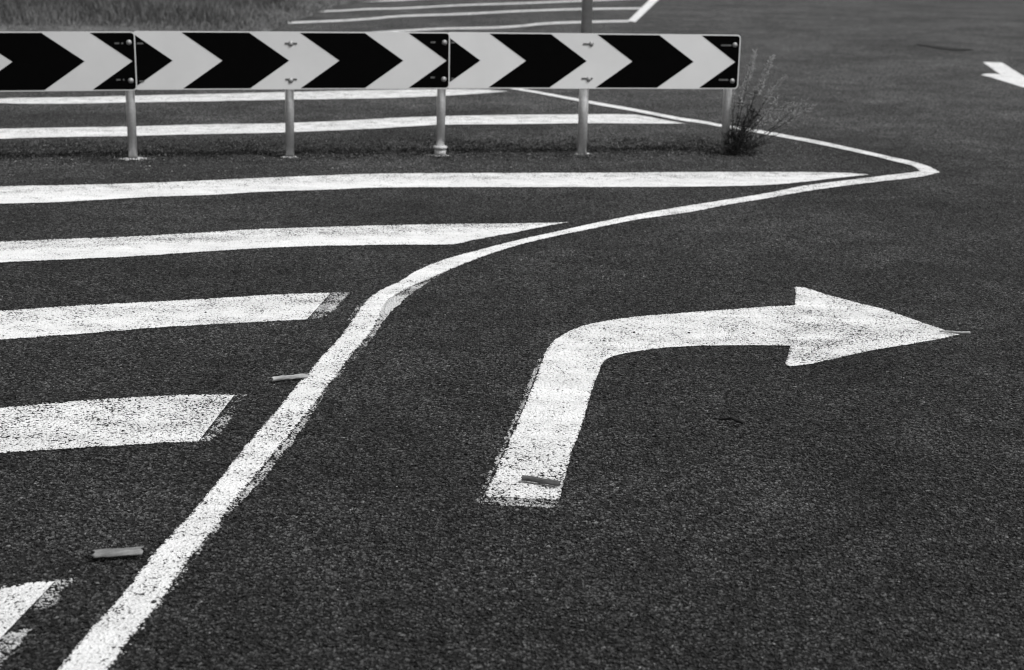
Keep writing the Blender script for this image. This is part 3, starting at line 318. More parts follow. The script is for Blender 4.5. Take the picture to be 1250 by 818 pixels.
def mat_paint(name, albedo=0.76, relief=0.36, patchy=1.1, smear=0.13):
    """thermoplastic or spray paint lying over the chips; where 'wear' is high the gaps and some stone tops show through"""
    t = NT(name)
    p, h, dome, sep = chip_field(t)
    a = t.new('ShaderNodeAttribute', attribute_name='wear').outputs['Fac']
    n1 = t.noise(p, 9.0, 4.0, 0.62)
    n2 = t.noise(p, 75.0, 3.0, 0.65)
    n3 = t.noise(p, 240.0, 2.0, 0.6)
    # how bare this spot is, before the chips decide which grains go
    bare = t.math('ADD', a, t.math('MULTIPLY', t.math('SUBTRACT', n1, 0.5), patchy))
    fine = t.math('ADD', t.math('MULTIPLY', n3, 0.5), t.math('MULTIPLY', n2, 0.5))
    fine = t.math('ADD', fine, t.math('MULTIPLY', t.math('SUBTRACT', 0.55, dome), 0.20))
    thr = t.math('SUBTRACT', 0.735, t.math('MULTIPLY', bare, 0.36))
    hole = t.ramp(t.math('SUBTRACT', fine, thr), 0.0, 0.03)
    tone = t.math('MULTIPLY', albedo, t.ramp(t.noise(p, 30.0, 4.0, 0.65), 0.25, 0.7, 0.92, 1.02))
    tone = t.math('MULTIPLY', tone, t.ramp(bare, 0.1, 0.9, 1.0, 0.80))
    mp = t.new('ShaderNodeMapping'); mp.inputs['Scale'].default_value = (1.6, 9.0, 1.0); mp.inputs['Rotation'].default_value = (0, 0, -0.15)
    t.l.new(p, mp.inputs[0])
    tone = t.math('MULTIPLY', tone, t.ramp(t.noise(mp.outputs[0], 1.0, 5.0, 0.65), 0.38, 0.62, 1 - smear, 1.02))
    grime = t.ramp(t.math('SUBTRACT', fine, t.math('SUBTRACT', thr, 0.09)), 0.0, 0.07, 1.0, 0.80)
    tone = t.math('MULTIPLY', tone, grime)
    t.displace(h, RELIEF * relief, 0.9)
    nrm = None
    sh = t.bsdf(tone, 0.75, 0.25, 0.0, nrm)
    tr = t.new('ShaderNodeBsdfTransparent').outputs[0]
    mx = t.new('ShaderNodeMixShader')
    t.l.new(hole, mx.inputs[0]); t.l.new(sh, mx.inputs[1]); t.l.new(tr, mx.inputs[2])
    return t.done(mx.outputs[0])

def mat_simple(name, v, rough=0.6, spec=0.4, metal=0.0, var=0.15, scale=20.0, bump=0.0, bscale=150.0):
    t = NT(name)
    p = t.new('ShaderNodeTexCoord').outputs['Object']
    f = t.noise(p, scale, 4.0, 0.6)
    val = t.math('MULTIPLY', v, t.ramp(f, 0.25, 0.75, 1 - var, 1 + var))
    n = None
    if bump: n = t.bump(t.noise(p, bscale, 3.0, 0.6), bump)
    return t.done(t.bsdf(val, rough, spec, metal, n))

def mat_attr(name, lo, hi, rough=0.7, trans=0.25):
    """foliage: value from the 'tone' attribute, a little light let through"""
    t = NT(name)
    a = t.new('ShaderNodeAttribute', attribute_name='tone').outputs['Fac']
    v = t.ramp(a, 0, 1, lo, hi)
    b = t.bsdf(v, rough, 0.25)
    tr = t.new('ShaderNodeBsdfTranslucent')
    t.l.new(t.grey(v), tr.inputs[0])
    mx = t.new('ShaderNodeMixShader'); mx.inputs[0].default_value = trans
    t.l.new(b, mx.inputs[1]); t.l.new(tr.outputs[0], mx.inputs[2])
    return t.done(mx.outputs[0])

def mat_bark(name, v):
    t = NT(name)
    p = t.new('ShaderNodeTexCoord').outputs['Object']
    mp = t.new('ShaderNodeMapping'); mp.inputs['Scale'].default_value = (14, 160, 160)
    t.l.new(p, mp.inputs[0])
    f = t.noise(mp.outputs[0], 1.0, 5.0, 0.65)
    g = t.noise(p, 55.0, 3.0, 0.6)
    val = t.math('MULTIPLY', v, t.ramp(f, 0.25, 0.75, 0.6, 1.35))
    val = t.math('MULTIPLY', val, t.ramp(g, 0.3, 0.7, 0.75, 1.25))
    return t.done(t.bsdf(val, 0.85, 0.2, 0.0, t.bump(f, 0.0012)))

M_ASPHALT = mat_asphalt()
M_PAINT = mat_paint('white road paint')
M_WORN = mat_paint('worn old road paint', albedo=0.60, relief=0.8, patchy=2.2)
M_MORTAR = mat_paint('pale mortar', albedo=0.6)
M_PALE = mat_simple('reflective white sheeting', 0.55, 0.5, 0.3, var=0.03, scale=3.0)
M_PALES = [mat_simple('reflective white sheeting, aged', v, 0.5, 0.3, var=0.07, scale=2.5) for v in (0.54, 0.57, 0.61)]
M_BLACK = mat_simple('black sign sheeting', 0.0012, 0.5, 0.03, var=0.2)
M_GALV = mat_simple('galvanised steel', 0.80, 0.34, 0.6, 0.5, var=0.14, scale=70.0)
M_GALV_DULL = mat_simple('dull weathered steel', 0.33, 0.65, 0.3, 0.2, var=0.15, scale=40.0)
M_BOLT = mat_simple('zinc bolt', 0.30, 0.45, 0.5, 0.4, var=0.2, scale=300.0)
M_SLOT = mat_simple('scuffed rivet strip', 0.10, 0.6, 0.3, 0.2, var=0.5, scale=260.0)
M_CONC = mat_simple('pale mortar', 0.48, 0.9, 0.2, 0.0, var=0.3, scale=60.0, bump=0.004)
M_DIRT = mat_simple('verge soil', 0.10, 0.95, 0.1, 0.0, var=0.4, scale=3.0, bump=0.03, bscale=12.0)
M_TAR = mat_simple('tar', 0.012, 0.7, 0.3, 0.0, var=0.3, scale=10.0)
M_STONE = mat_simple('dark stone', 0.03, 0.8, 0.3, 0.0, var=0.4, scale=90.0)
M_GRIT = mat_simple('loose grit', 0.22, 0.85, 0.3, 0.0, var=0.6, scale=14.0)

# ------------------------------------------------------------------ the ground
def ground():
    xs = [-300, -60, -20, -12, -8, -6, -4, -2, 0, 2, 4, 6, 8, 12, 20, 60, 300]
    ys = [-60, -10, 0, 2, 4, 6, 8, 10, 12, 14, 16, 20, 26, 34, 50, 120, 600]
    vv = [(x, y, 0.0) for y in ys for x in xs]
    n = len(xs)
    ff = [(j * n + i, j * n + i + 1, (j + 1) * n + i + 1, (j + 1) * n + i) for j in range(len(ys) - 1) for i in range(n - 1)]
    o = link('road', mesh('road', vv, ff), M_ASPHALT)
    tag(o, 'dark grey chip seal asphalt of the junction', 'road', kind='structure')
ground()

# ------------------------------------------------------------------ road markings
def resample(pts, n):
    P = [Vector((a, b)) for a, b in pts]
    L = [0.0]
    for a, b in zip(P, P[1:]): L.append(L[-1] + (b - a).length)
    out, j = [], 0
    for k in range(n):
        s = L[-1] * k / (n - 1)
        while j < len(L) - 2 and L[j + 1] < s: j += 1
        f = (s - L[j]) / max(1e-9, L[j + 1] - L[j])
        out.append(P[j].lerp(P[j + 1], min(1, max(0, f))))
    return out

def plen(pts):
    return sum((Vector(b) - Vector(a)).length for a, b in zip(pts, pts[1:]))

def ragged(P, amp, seed):
    """a painted edge is never a clean line: it follows the chips"""
    out = []
    for i, p in enumerate(P):
        d = P[min(i + 1, len(P) - 1)] - P[max(i - 1, 0)]
        if d.length < 1e-9: out.append(p); continue
        nrm = Vector((-d.y, d.x)).normalized()
        a = noise.noise(Vector((p.x * 95, p.y * 95, seed))) * 1.1 + noise.noise(Vector((p.x * 28, p.y * 28, seed + 9))) * 0.8
        out.append(p + nrm * a * amp)
    return out

def relief(o):
    m = o.modifiers.new('relief', 'SUBSURF')
    m.subdivision_type = 'SIMPLE'
    m.levels = 0
    m.render_levels = 1
    o.cycles.use_adaptive_subdivision = True
    o.cycles.dicing_rate = 1.0
    return o

def set_wear(me, vals):
    at = me.attributes.new('wear', 'FLOAT', 'POINT')
    at.data.foreach_set('value', vals)

def strip_mesh(name, strips, z, wear, amp=0.004, step=0.012, cross=5, edge=0.011, rim=0.62):
    """strips: list of (rail, rail, ) pairs; wear(v, s) gives how thin the paint is across (0..1) and along (0..1)"""
    vv, ff, ww = [], [], []
    for si, (A, B) in enumerate(strips):
        n = max(8, int(max(plen(A), plen(B)) / step))
        a = ragged(resample(A, n), amp, 1.3 + si)
        b = ragged(resample(B, n), amp, 5.7 + si)
        o = len(vv)
        for i in range(n):
            wd = max(1e-4, (b[i] - a[i]).length)
            e = min(0.45, edge / wd)
            for v, q in [(0.0, rim), (e, 0.0)] + [(e + (1 - 2 * e) * c / cross, 0.0) for c in range(1, cross)] + [(1 - e, 0.0), (1.0, rim)]:
                p = a[i].lerp(b[i], v)
                vv.append((p.x, p.y, z)); ww.append(wear(v, i / (n - 1)) + q)
        m = cross + 3
        for i in range(n - 1):
            for c in range(cross + 2):
                ff.append((o + i * m + c, o + (i + 1) * m + c, o + (i + 1) * m + c + 1, o + i * m + c + 1))
    me = mesh(name, vv, ff)
    up = sum(p.normal.z * p.area for p in me.polygons)
    if up < 0: me.flip_normals()
    set_wear(me, ww)
    return me

def poly_mesh(name, polys, z, wear, amp=0.004, step=0.012, grid=0.03, edge=0.008, rim=0.5):
    """filled outlines, cut on a fine grid so that wear can change over their area; wear(x, y)"""
    bm = bmesh.new()
    for pi, pts in enumerate(polys):
        cl = list(pts) + [pts[0]]
        P = ragged(resample(cl, max(12, int(plen(cl) / step)))[:-1], amp, 2.1 + pi)
        vs_ = [bm.verts.new((p.x, p.y, z)) for p in P]
        es = [bm.edges.new((vs_[i], vs_[(i + 1) % len(vs_)])) for i in range(len(vs_))]
        bmesh.ops.triangle_fill(bm, edges=es, use_beauty=True, use_dissolve=False, normal=(0, 0, 1))
    rimv = bm.verts.layers.float.new('rim')
    if edge:
        bmesh.ops.recalc_face_normals(bm, faces=bm.faces[:])
        bm.normal_update()
        bmesh.ops.inset_region(bm, faces=bm.faces[:], thickness=edge, use_boundary=True, use_even_offset=True)
        for v in bm.verts: v[rimv] = rim if v.is_boundary else 0.0
    xs = [v.co.x for v in bm.verts]; ys = [v.co.y for v in bm.verts]
    if grid:
        for lo, hi, nrm in ((min(xs), max(xs), (1, 0, 0)), (min(ys), max(ys), (0, 1, 0))):
            k = lo + grid
            while k < hi:
                bmesh.ops.bisect_plane(bm, geom=bm.verts[:] + bm.edges[:] + bm.faces[:], plane_co=Vector(nrm) * k, plane_no=nrm)
                k += grid
    bmesh.ops.triangulate(bm, faces=bm.faces[:])
    for f in bm.faces:
        if f.normal.z < 0: f.normal_flip()
    me = bpy.data.meshes.new(name)
    bm.to_mesh(me); bm.free()
    rv = me.attributes['rim'].data
    set_wear(me, [wear(v.co.x, v.co.y) + rv[i].value for i, v in enumerate(me.vertices)])
    return me

Z_OLD, Z_NEW = 0.0015, 0.0032

# the hatching of the painted island
def stripe_wear(hi, lo, end=0.0):
    return lambda v, s: (hi if v < 0.45 else hi + (lo - hi) * min(1.0, (v - 0.45) / 0.15)) + end * max(0.0, (s - 0.85) / 0.15)
G_HATCH = 'hatch stripes of the painted island'
for key, label, w in (
    ('S1', 'farthest white hatch stripe, half hidden under the lower edge of the chevron sign', stripe_wear(0.36, 0.30)),
    ('S2', 'white hatch stripe passing behind the sign posts and tapering under the far edge line', stripe_wear(0.32, 0.24)),
    ('S3', 'long white hatch stripe just in front of the sign posts with a needle tip', stripe_wear(0.34, 0.14)),
    ('S4', 'white hatch stripe, second in front of the sign posts, tapering along the curving line', stripe_wear(0.40, 0.14, 0.05)),
    ('S5', 'white hatch stripe with a square-cut end left of the bend of the curving line', stripe_wear(0.34, 0.26, 0.05)),
    ('S6', 'broad speckled white hatch stripe between the two loose bark pieces at left', stripe_wear(0.44, 0.38)),
    ('S7', 'nearest white hatch stripe, its corner only showing in front of the flat bark piece', stripe_wear(0.28, 0.16))):
    o = link('hatch_stripe', strip_mesh('hatch_stripe', [D[key]], Z_NEW, w), M_PAINT)
    tag(o, label, 'road marking', G_HATCH, 'thing')
    if key + 'g' in D:
        g = link('worn_paint', poly_mesh('worn_paint', D[key + 'g'], Z_OLD, lambda x, y: {'S5': 0.66, 'S6': 0.92, 'S7': 0.58}[key], amp=0.006), M_WORN, o)
        g['label'] = 'faded older paint at the stripe end'

# the line that runs round the island
o = link('edge_line', strip_mesh('edge_line', [D['edge_near'], D['edge_far']], Z_NEW, lambda v, s: 0.26 + 0.07 * math.sin(9 * s), amp=0.003, step=0.010, edge=0.008, rim=0.45), M_PAINT)
tag(o, 'curving white edge line that folds back at a point right of the chevron sign', 'road marking', kind='thing')
a, b = D['edge_ghost']
g = link('worn_paint', strip_mesh('worn_paint', [(a, b)], Z_OLD, lambda v, s: 0.74 + 0.16 * math.sin(13 * s) - 0.45 * max(0.0, 1 - abs(s - 0.82) / 0.10), amp=0.006, edge=0.004, rim=0.4), M_WORN, o)
g['label'] = 'faded older line along the right side'
g = link('worn_paint', poly_mesh('worn_paint', D['edge_ghost2'], Z_OLD, lambda x, y: 0.85, amp=0.004), M_WORN, o)
g['label'] = 'faded flake of older paint on the left side'

# the turn arrow
def arrow_wear(x, y):
    w = 0.30
    w += 0.13 * math.exp(-((x - 0.06) ** 2 + (y - 3.62) ** 2) / 0.03)
    w += 0.16 * math.exp(-((x - 1.05) ** 2 / 0.05 + (y - 5.1) ** 2 / 0.06))
    w -= 0.12 * math.exp(-((x - 0.17) ** 2 + (y - 4.3) ** 2) / 0.08)
    w += 0.16 * math.exp(-((x - 0.92) ** 2 / 0.02 + (y - 4.75) ** 2 / 0.03))
    return w
o = link('turn_arrow', poly_mesh('turn_arrow', D['arrow'], Z_NEW, arrow_wear, amp=0.003, rim=0.30), M_PAINT)
tag(o, 'large white right turn arrow painted on the dark asphalt', 'road marking', kind='thing')
g = link('worn_paint', poly_mesh('worn_paint', D['arrow_ghost'], Z_OLD, lambda x, y: 0.66, amp=0.005, edge=0.004, rim=0.4), M_WORN, o)
g['label'] = 'faded older paint along the left side and foot'
o = link('lane_arrow', poly_mesh('lane_arrow', D['far_arrow'], Z_NEW, lambda x, y: 0.25), M_PAINT)
tag(o, 'small blurred white arrow cut off by the right side of the picture', 'road marking', kind='thing')

# the second painted island, farther off
G_FAR = 'thin hatch stripes of the far island'
for key, label in (('F0', 'thin far white hatch stripe meeting the lower corner of the slanting far line'),
                   ('F1', 'thin far white hatch stripe running from the grass across behind the tall pole'),
                   ('F2', 'faint thin far white hatch stripe close under the top of the picture'),
                   ('F3', 'faintest thin far white hatch stripe at the very top beside the grass'),
                   ('F4', 'thin far white hatch stripe beyond the top of the picture')):
    if key == 'F4': continue
    o = link('far_hatch_stripe', strip_mesh('far_hatch_stripe', [D[key]], Z_NEW, lambda v, s: 0.42, step=0.04, cross=2), M_PAINT)
    tag(o, label, 'road marking', G_FAR, 'thing')
o = link('far_edge_line', strip_mesh('far_edge_line', [D['Fedge']], Z_NEW, lambda v, s: 0.15, step=0.03, cross=2), M_PAINT)
tag(o, 'slanting white line that closes the far hatched island', 'road marking', kind='thing')

for key, label in (('tar', 'dark tar streak on the far road left of the cut off arrow'),):
    o = link('tar_patch', poly_mesh('tar_patch', D[key], 0.0075, lambda x, y: 0.0, amp=0.03, step=0.03, grid=0, edge=0), M_TAR)
    tag(o, label, 'tar patch', kind='thing')

for o_ in list(COL.objects):
    if o_.type == 'MESH' and o_.data.materials and o_.data.materials[0] in (M_ASPHALT, M_PAINT, M_WORN):
        relief(o_)

# ------------------------------------------------------------------ the chevron sign
SIGN_Y, SIGN_YAW = 8.9875, 0.23536
sign = empty('chevron_sign', (0, SIGN_Y, 0), SIGN_YAW)
tag(sign, 'long low black and white chevron sign board on five steel posts, arrows pointing right', 'road sign')
T = 0.004      # board thickness
ARM = 0.207

def round_rect(x0, x1, z0, z1, r, n=6):
    out = []
    for cx, cz, a0 in ((x1 - r, z1 - r, 0), (x0 + r, z1 - r, 90), (x0 + r, z0 + r, 180), (x1 - r, z0 + r, 270)):
        for k in range(n + 1):
            a = math.radians(a0 + 90 * k / n)
            out.append((cx + r * math.cos(a), cz + r * math.sin(a)))
    return out

def plate(bm, outline, y0, y1, bevel=0.0):
    f = [bm.verts.new((x, y0, z)) for x, z in outline]
    b = [bm.verts.new((x, y1, z)) for x, z in outline]
    n = len(outline)
    bm.faces.new(f); bm.faces.new(b[::-1])
    for k in range(n): bm.faces.new((f[k], b[k], b[(k + 1) % n], f[(k + 1) % n]))

def clip(poly, x, keep_right):
    out = []
    for (ax, az), (bx, bz) in zip(poly, poly[1:] + poly[:1]):
        ia, ib = (ax >= x) == keep_right, (bx >= x) == keep_right
        if ia: out.append((ax, az))
        if ia != ib:
            f = (x - ax) / (bx - ax); out.append((x, az + f * (bz - az)))
    return out

def chevron_polys(t0, t1, x0, x1, z0, z1):
    """black band between two boundaries whose tips are t0 and t1, cut to the board; t0 or t1 None runs to the board end"""
    zm = (z0 + z1) / 2
    L_ = (x0 - 1) if t0 is None else t0
    R_ = (x1 + 1) if t1 is None else t1
    la = ARM if t0 is not None else 0.0
    ra = ARM if t1 is not None else 0.0
    up = [(L_ - la, z1), (L_, zm), (R_, zm), (R_ - ra, z1)]
    dn = [(L_, zm), (L_ - la, z0), (R_ - ra, z0), (R_, zm)]
    res = []
    for p in (up, dn):
        p = clip(p, x0, True)
        if p: p = clip(p, x1, False)
        if len(p) > 2: res.append(p)
    return res

def round_corner(p, corner, r=0.016):
    out = []
    for i, q in enumerate(p):
        if abs(q[0] - corner[0]) < 1e-5 and abs(q[1] - corner[1]) < 1e-5:
            a, b = Vector(p[i - 1]), Vector(p[(i + 1) % len(p)])
            c = Vector(q); u = (a - c).normalized() * r; w = (b - c).normalized() * r
            o_ = c + u + w
            for k in range(7):
                th = math.pi / 2 * k / 6
                d = -w * math.cos(th) - u * math.sin(th)
                out.append(tuple(o_ + d))
        else: out.append(q)
    return out

# x along the sign (left to right), z up: board ends, heights at both ends, tips of the colour boundaries, yaw of the board
BOARDS = [
    dict(x0=-3.705, x1=-2.047, zc=0.5135, tilt=0.0075, y0=0.012, y1=-0.008, blacks=[(-3.87, -3.52), (-3.265, -2.915), (-2.662, -2.306), (-2.065, None)],
         bolts=[(-3.62, .606), (-3.62, .415), (-2.86, .606), (-2.86, .415), (-2.079, .609), (-2.078, .413)],
         slots=[(-2.152, -2.128, .605), (-2.118, -2.108, .605), (-2.152, -2.130, .418), (-2.118, -2.110, .418)]),
    dict(x0=-2.062, x1=-0.391, zc=0.525, tilt=0.003, y0=0.012, y1=-0.008, blacks=[(None, -1.861), (-1.604, -1.256), (-0.989, -0.645), (-0.408, None)],
         bolts=[(-1.247, .614), (-1.249, .421), (-0.421, .622), (-0.423, .425)],
         slots=[(-1.278, -1.258, .6145), (-1.236, -1.213, .6145), (-1.278, -1.256, .4265), (-1.238, -1.216, .4265), (-0.497, -0.470, .623), (-0.497, -0.472, .435), (-2.040, -2.008, .613), (-2.036, -2.010, .418)]),
    dict(x0=-0.408, x1=1.276, zc=0.5265, tilt=-0.0015, y0=0.012, y1=-0.006, blacks=[(None, -0.218), (0.038, 0.382), (0.646, 1.003), (1.251, None)],
         bolts=[(0.405, .621), (0.397, .428), (1.243, .622), (1.239, .42)],
         slots=[(0.357, 0.392, .620), (0.356, 0.384, .431), (0.405, 0.420, .431), (1.160, 1.222, .619), (1.158, 1.215, .426), (-0.384, -0.362, .622), (-0.380, -0.364, .428)]),
]
def ring_bolt(bm, x, y, z, r=0.0105):
    # a dome head on a washer, facing the viewer's side (-y)
    n = 14
    prof = [(r * 1.35, 0.0), (r * 1.35, -0.0018), (r * 0.98, -0.002), (r * 0.95, -0.005), (r * 0.6, -0.0075), (r * 0.12, -0.0085)]
    rings = [[bm.verts.new((x + q * math.cos(2 * math.pi * k / n), y + d, z + q * math.sin(2 * math.pi * k / n))) for k in range(n)] for q, d in prof]
    for a_, b_ in zip(rings, rings[1:]):
        for k in range(n): bm.faces.new((a_[k], a_[(k + 1) % n], b_[(k + 1) % n], b_[k]))
    bm.faces.new(rings[-1]); bm.faces.new(rings[0][::-1])

for bi, B in enumerate(BOARDS):
    hx = (B['x1'] - B['x0']) / 2; cx = (B['x0'] + B['x1']) / 2; hz = 0.1515
    yaw = (B['y1'] - B['y0']) / (2 * hx)
    bm = bmesh.new()
    plate(bm, round_rect(-hx, hx, -hz, hz, 0.022), 0.0, T)
    me = bm_mesh('board', bm)
    bd = link('board', me, M_PALES[bi], sign)
    bd.location = (cx, (B['y0'] + B['y1']) / 2 - 0.030, B['zc'])
    bd.rotation_euler = (0, -math.atan2(B['tilt'], hx), math.atan(yaw))
    bd['label'] = ['left board, its near end outside the picture', 'middle board, lapped under the left one', 'right board with the tall pole behind it'][bi]
    ix0, ix1, iz0, iz1 = -hx + 0.0085, hx - 0.0062, -hz + 0.0065, hz - 0.0065
    for t0, t1 in B['blacks']:
        a0 = None if t0 is None else t0 - cx
        a1 = None if t1 is None else t1 - cx
        bm = bmesh.new()
        for p in chevron_polys(a0, a1, ix0, ix1, iz0, iz1):
            for cxz in ((ix1, iz1), (ix1, iz0), (ix0, iz1), (ix0, iz0)): p = round_corner(p, cxz)
            plate(bm, p, -0.0012, -0.0002)
        link('chevron', bm_mesh('chevron', bm), M_BLACK, bd)
    for x, z in B['bolts']:
        bm = bmesh.new(); ring_bolt(bm, x - cx, -0.0012, z - B['zc'])
        link('bolt', bm_mesh('bolt', bm, True), M_BOLT, bd)
    for xa, xb, z in B['slots']:
        bm = bmesh.new(); plate(bm, round_rect(xa - cx, xb - cx, z - B['zc'] - 0.0045, z - B['zc'] + 0.0045, 0.003, 3), -0.0030, -0.0012)
        link('rivet_strip', bm_mesh('rivet_strip', bm), M_SLOT, bd)
    # the folded stiffening rails behind the board
    for z in (-0.098, 0.098):
        bm = bmesh.new()
        plate(bm, [(-hx + 0.03, z - 0.018), (hx - 0.03, z - 0.018), (hx - 0.03, z + 0.018), (-hx + 0.03, z + 0.018)], T + 0.0005, T + 0.010)
        link('rail', bm_mesh('rail', bm), M_GALV, bd)

POSTS = [(-3.62, 0.66, 'post outside the picture'), (-2.86, 0.66, None), (-2.080, 0.66, None), (-1.253, 0.66, None), (-0.427, 0.66, None), (0.385, 2.75, 'tall pole that runs on up out of the picture'), (1.2385, 0.66, None)]
for i, (x, top, lab) in enumerate(POSTS):
    if x < -2.5: continue
    r = 0.0235 if i != 5 else 0.0270
    bm = bmesh.new()
    if i == 5:
        lathe(bm, [(r, -0.05), (r, 0.665)], 32)
    else:
        lathe(bm, [(r, -0.05), (r, top - 0.004), (r - 0.004, top)], 32)
    me = bm_mesh('post', bm, True)
    po = link('post', me, M_GALV, sign)
    lean = {2: -0.010, 3: 0.003, 4: 0.010, 5: 0.004, 6: 0.0}[i]
    po.location = (x, 0.022, 0)
    po.rotation_euler = (0, lean, 0)
    if lab: po['label'] = lab
    if i == 5:
        bm = bmesh.new(); lathe(bm, [(r + 0.003, 0.668), (r + 0.003, top)], 32)
        link('sleeve', bm_mesh('sleeve', bm, True), M_GALV_DULL, po)
    if i == 4:
        bm = bmesh.new(); lathe(bm, [(r + 0.008, 0.005), (r + 0.008, 0.040)], 32)
        lathe(bm, [(r + 0.004, 0.040), (r + 0.004, 0.044)], 32)
        lathe(bm, [(r + 0.014, 0.044), (r + 0.015, 0.048), (r + 0.015, 0.054), (r + 0.011, 0.058)], 32)
        link('collar', bm_mesh('collar', bm, True), M_CONC, po)
    if i != 6:
        # crumbling mortar pad round the foot
        rr = {2: 0.085, 3: 0.045, 4: 0.07, 5: 0.05}[i]
        bm = bmesh.new()
        n = 40; ring0, ring1 = [], []
        for k in range(n):
            a = 2 * math.pi * k / n
            q = rr * (1 + 0.55 * noise.noise(Vector((math.cos(a) * 2.2, math.sin(a) * 2.2, i * 3.1))))
            ring0.append(bm.verts.new((q * 1.25 * math.cos(a), q * 0.75 * math.sin(a), 0.0015)))
            ring1.append(bm.verts.new(((r + 0.004) * math.cos(a), (r + 0.004) * math.sin(a), 0.009 + 0.006 * noise.noise(Vector((a * 3, i, 0))))))
        for k in range(n): bm.faces.new((ring0[k], ring0[(k + 1) % n], ring1[(k + 1) % n], ring1[k]))
        fm = bm_mesh('footing', bm)
        set_wear(fm, [0.35 if v.co.z > 0.004 else 1.25 for v in fm.vertices])
        link('footing', fm, M_MORTAR, po)

# ------------------------------------------------------------------ the weed at the right end of the sign
M_WEED_DARK = mat_attr('weed leaves', 0.012, 0.13, 0.8, 0.15)
M_WEED_PALE = mat_attr('weed seed fluff', 0.28, 0.75, 0.9, 0.4)
M_WEED_STEM = mat_attr('weed stem', 0.015, 0.06, 0.8, 0.0)

def tones(me, vals):
    at = me.attributes.new('tone', 'FLOAT', 'POINT'); at.data.foreach_set('value', vals)

def blade(vv, ff, tt, base, tip, w, bend, tone0, tone1):
    base, tip = Vector(base), Vector(tip)
    d = tip - base
    side = d.cross(Vector((random.uniform(-1, 1), random.uniform(-1, 1), 0.6)))
    if side.length < 1e-6: side = Vector((1, 0, 0))
    side = side.normalized() * w / 2
    o = len(vv)
    mid = base.lerp(tip, 0.55) + bend
    vv += [base - side * 0.8, base + side * 0.8, mid - side, mid + side, tip]
    tt += [tone0, tone0, (tone0 + tone1) / 2, (tone0 + tone1) / 2, tone1]
    ff += [(o, o + 1, o + 3, o + 2), (o + 2, o + 3, o + 4)]

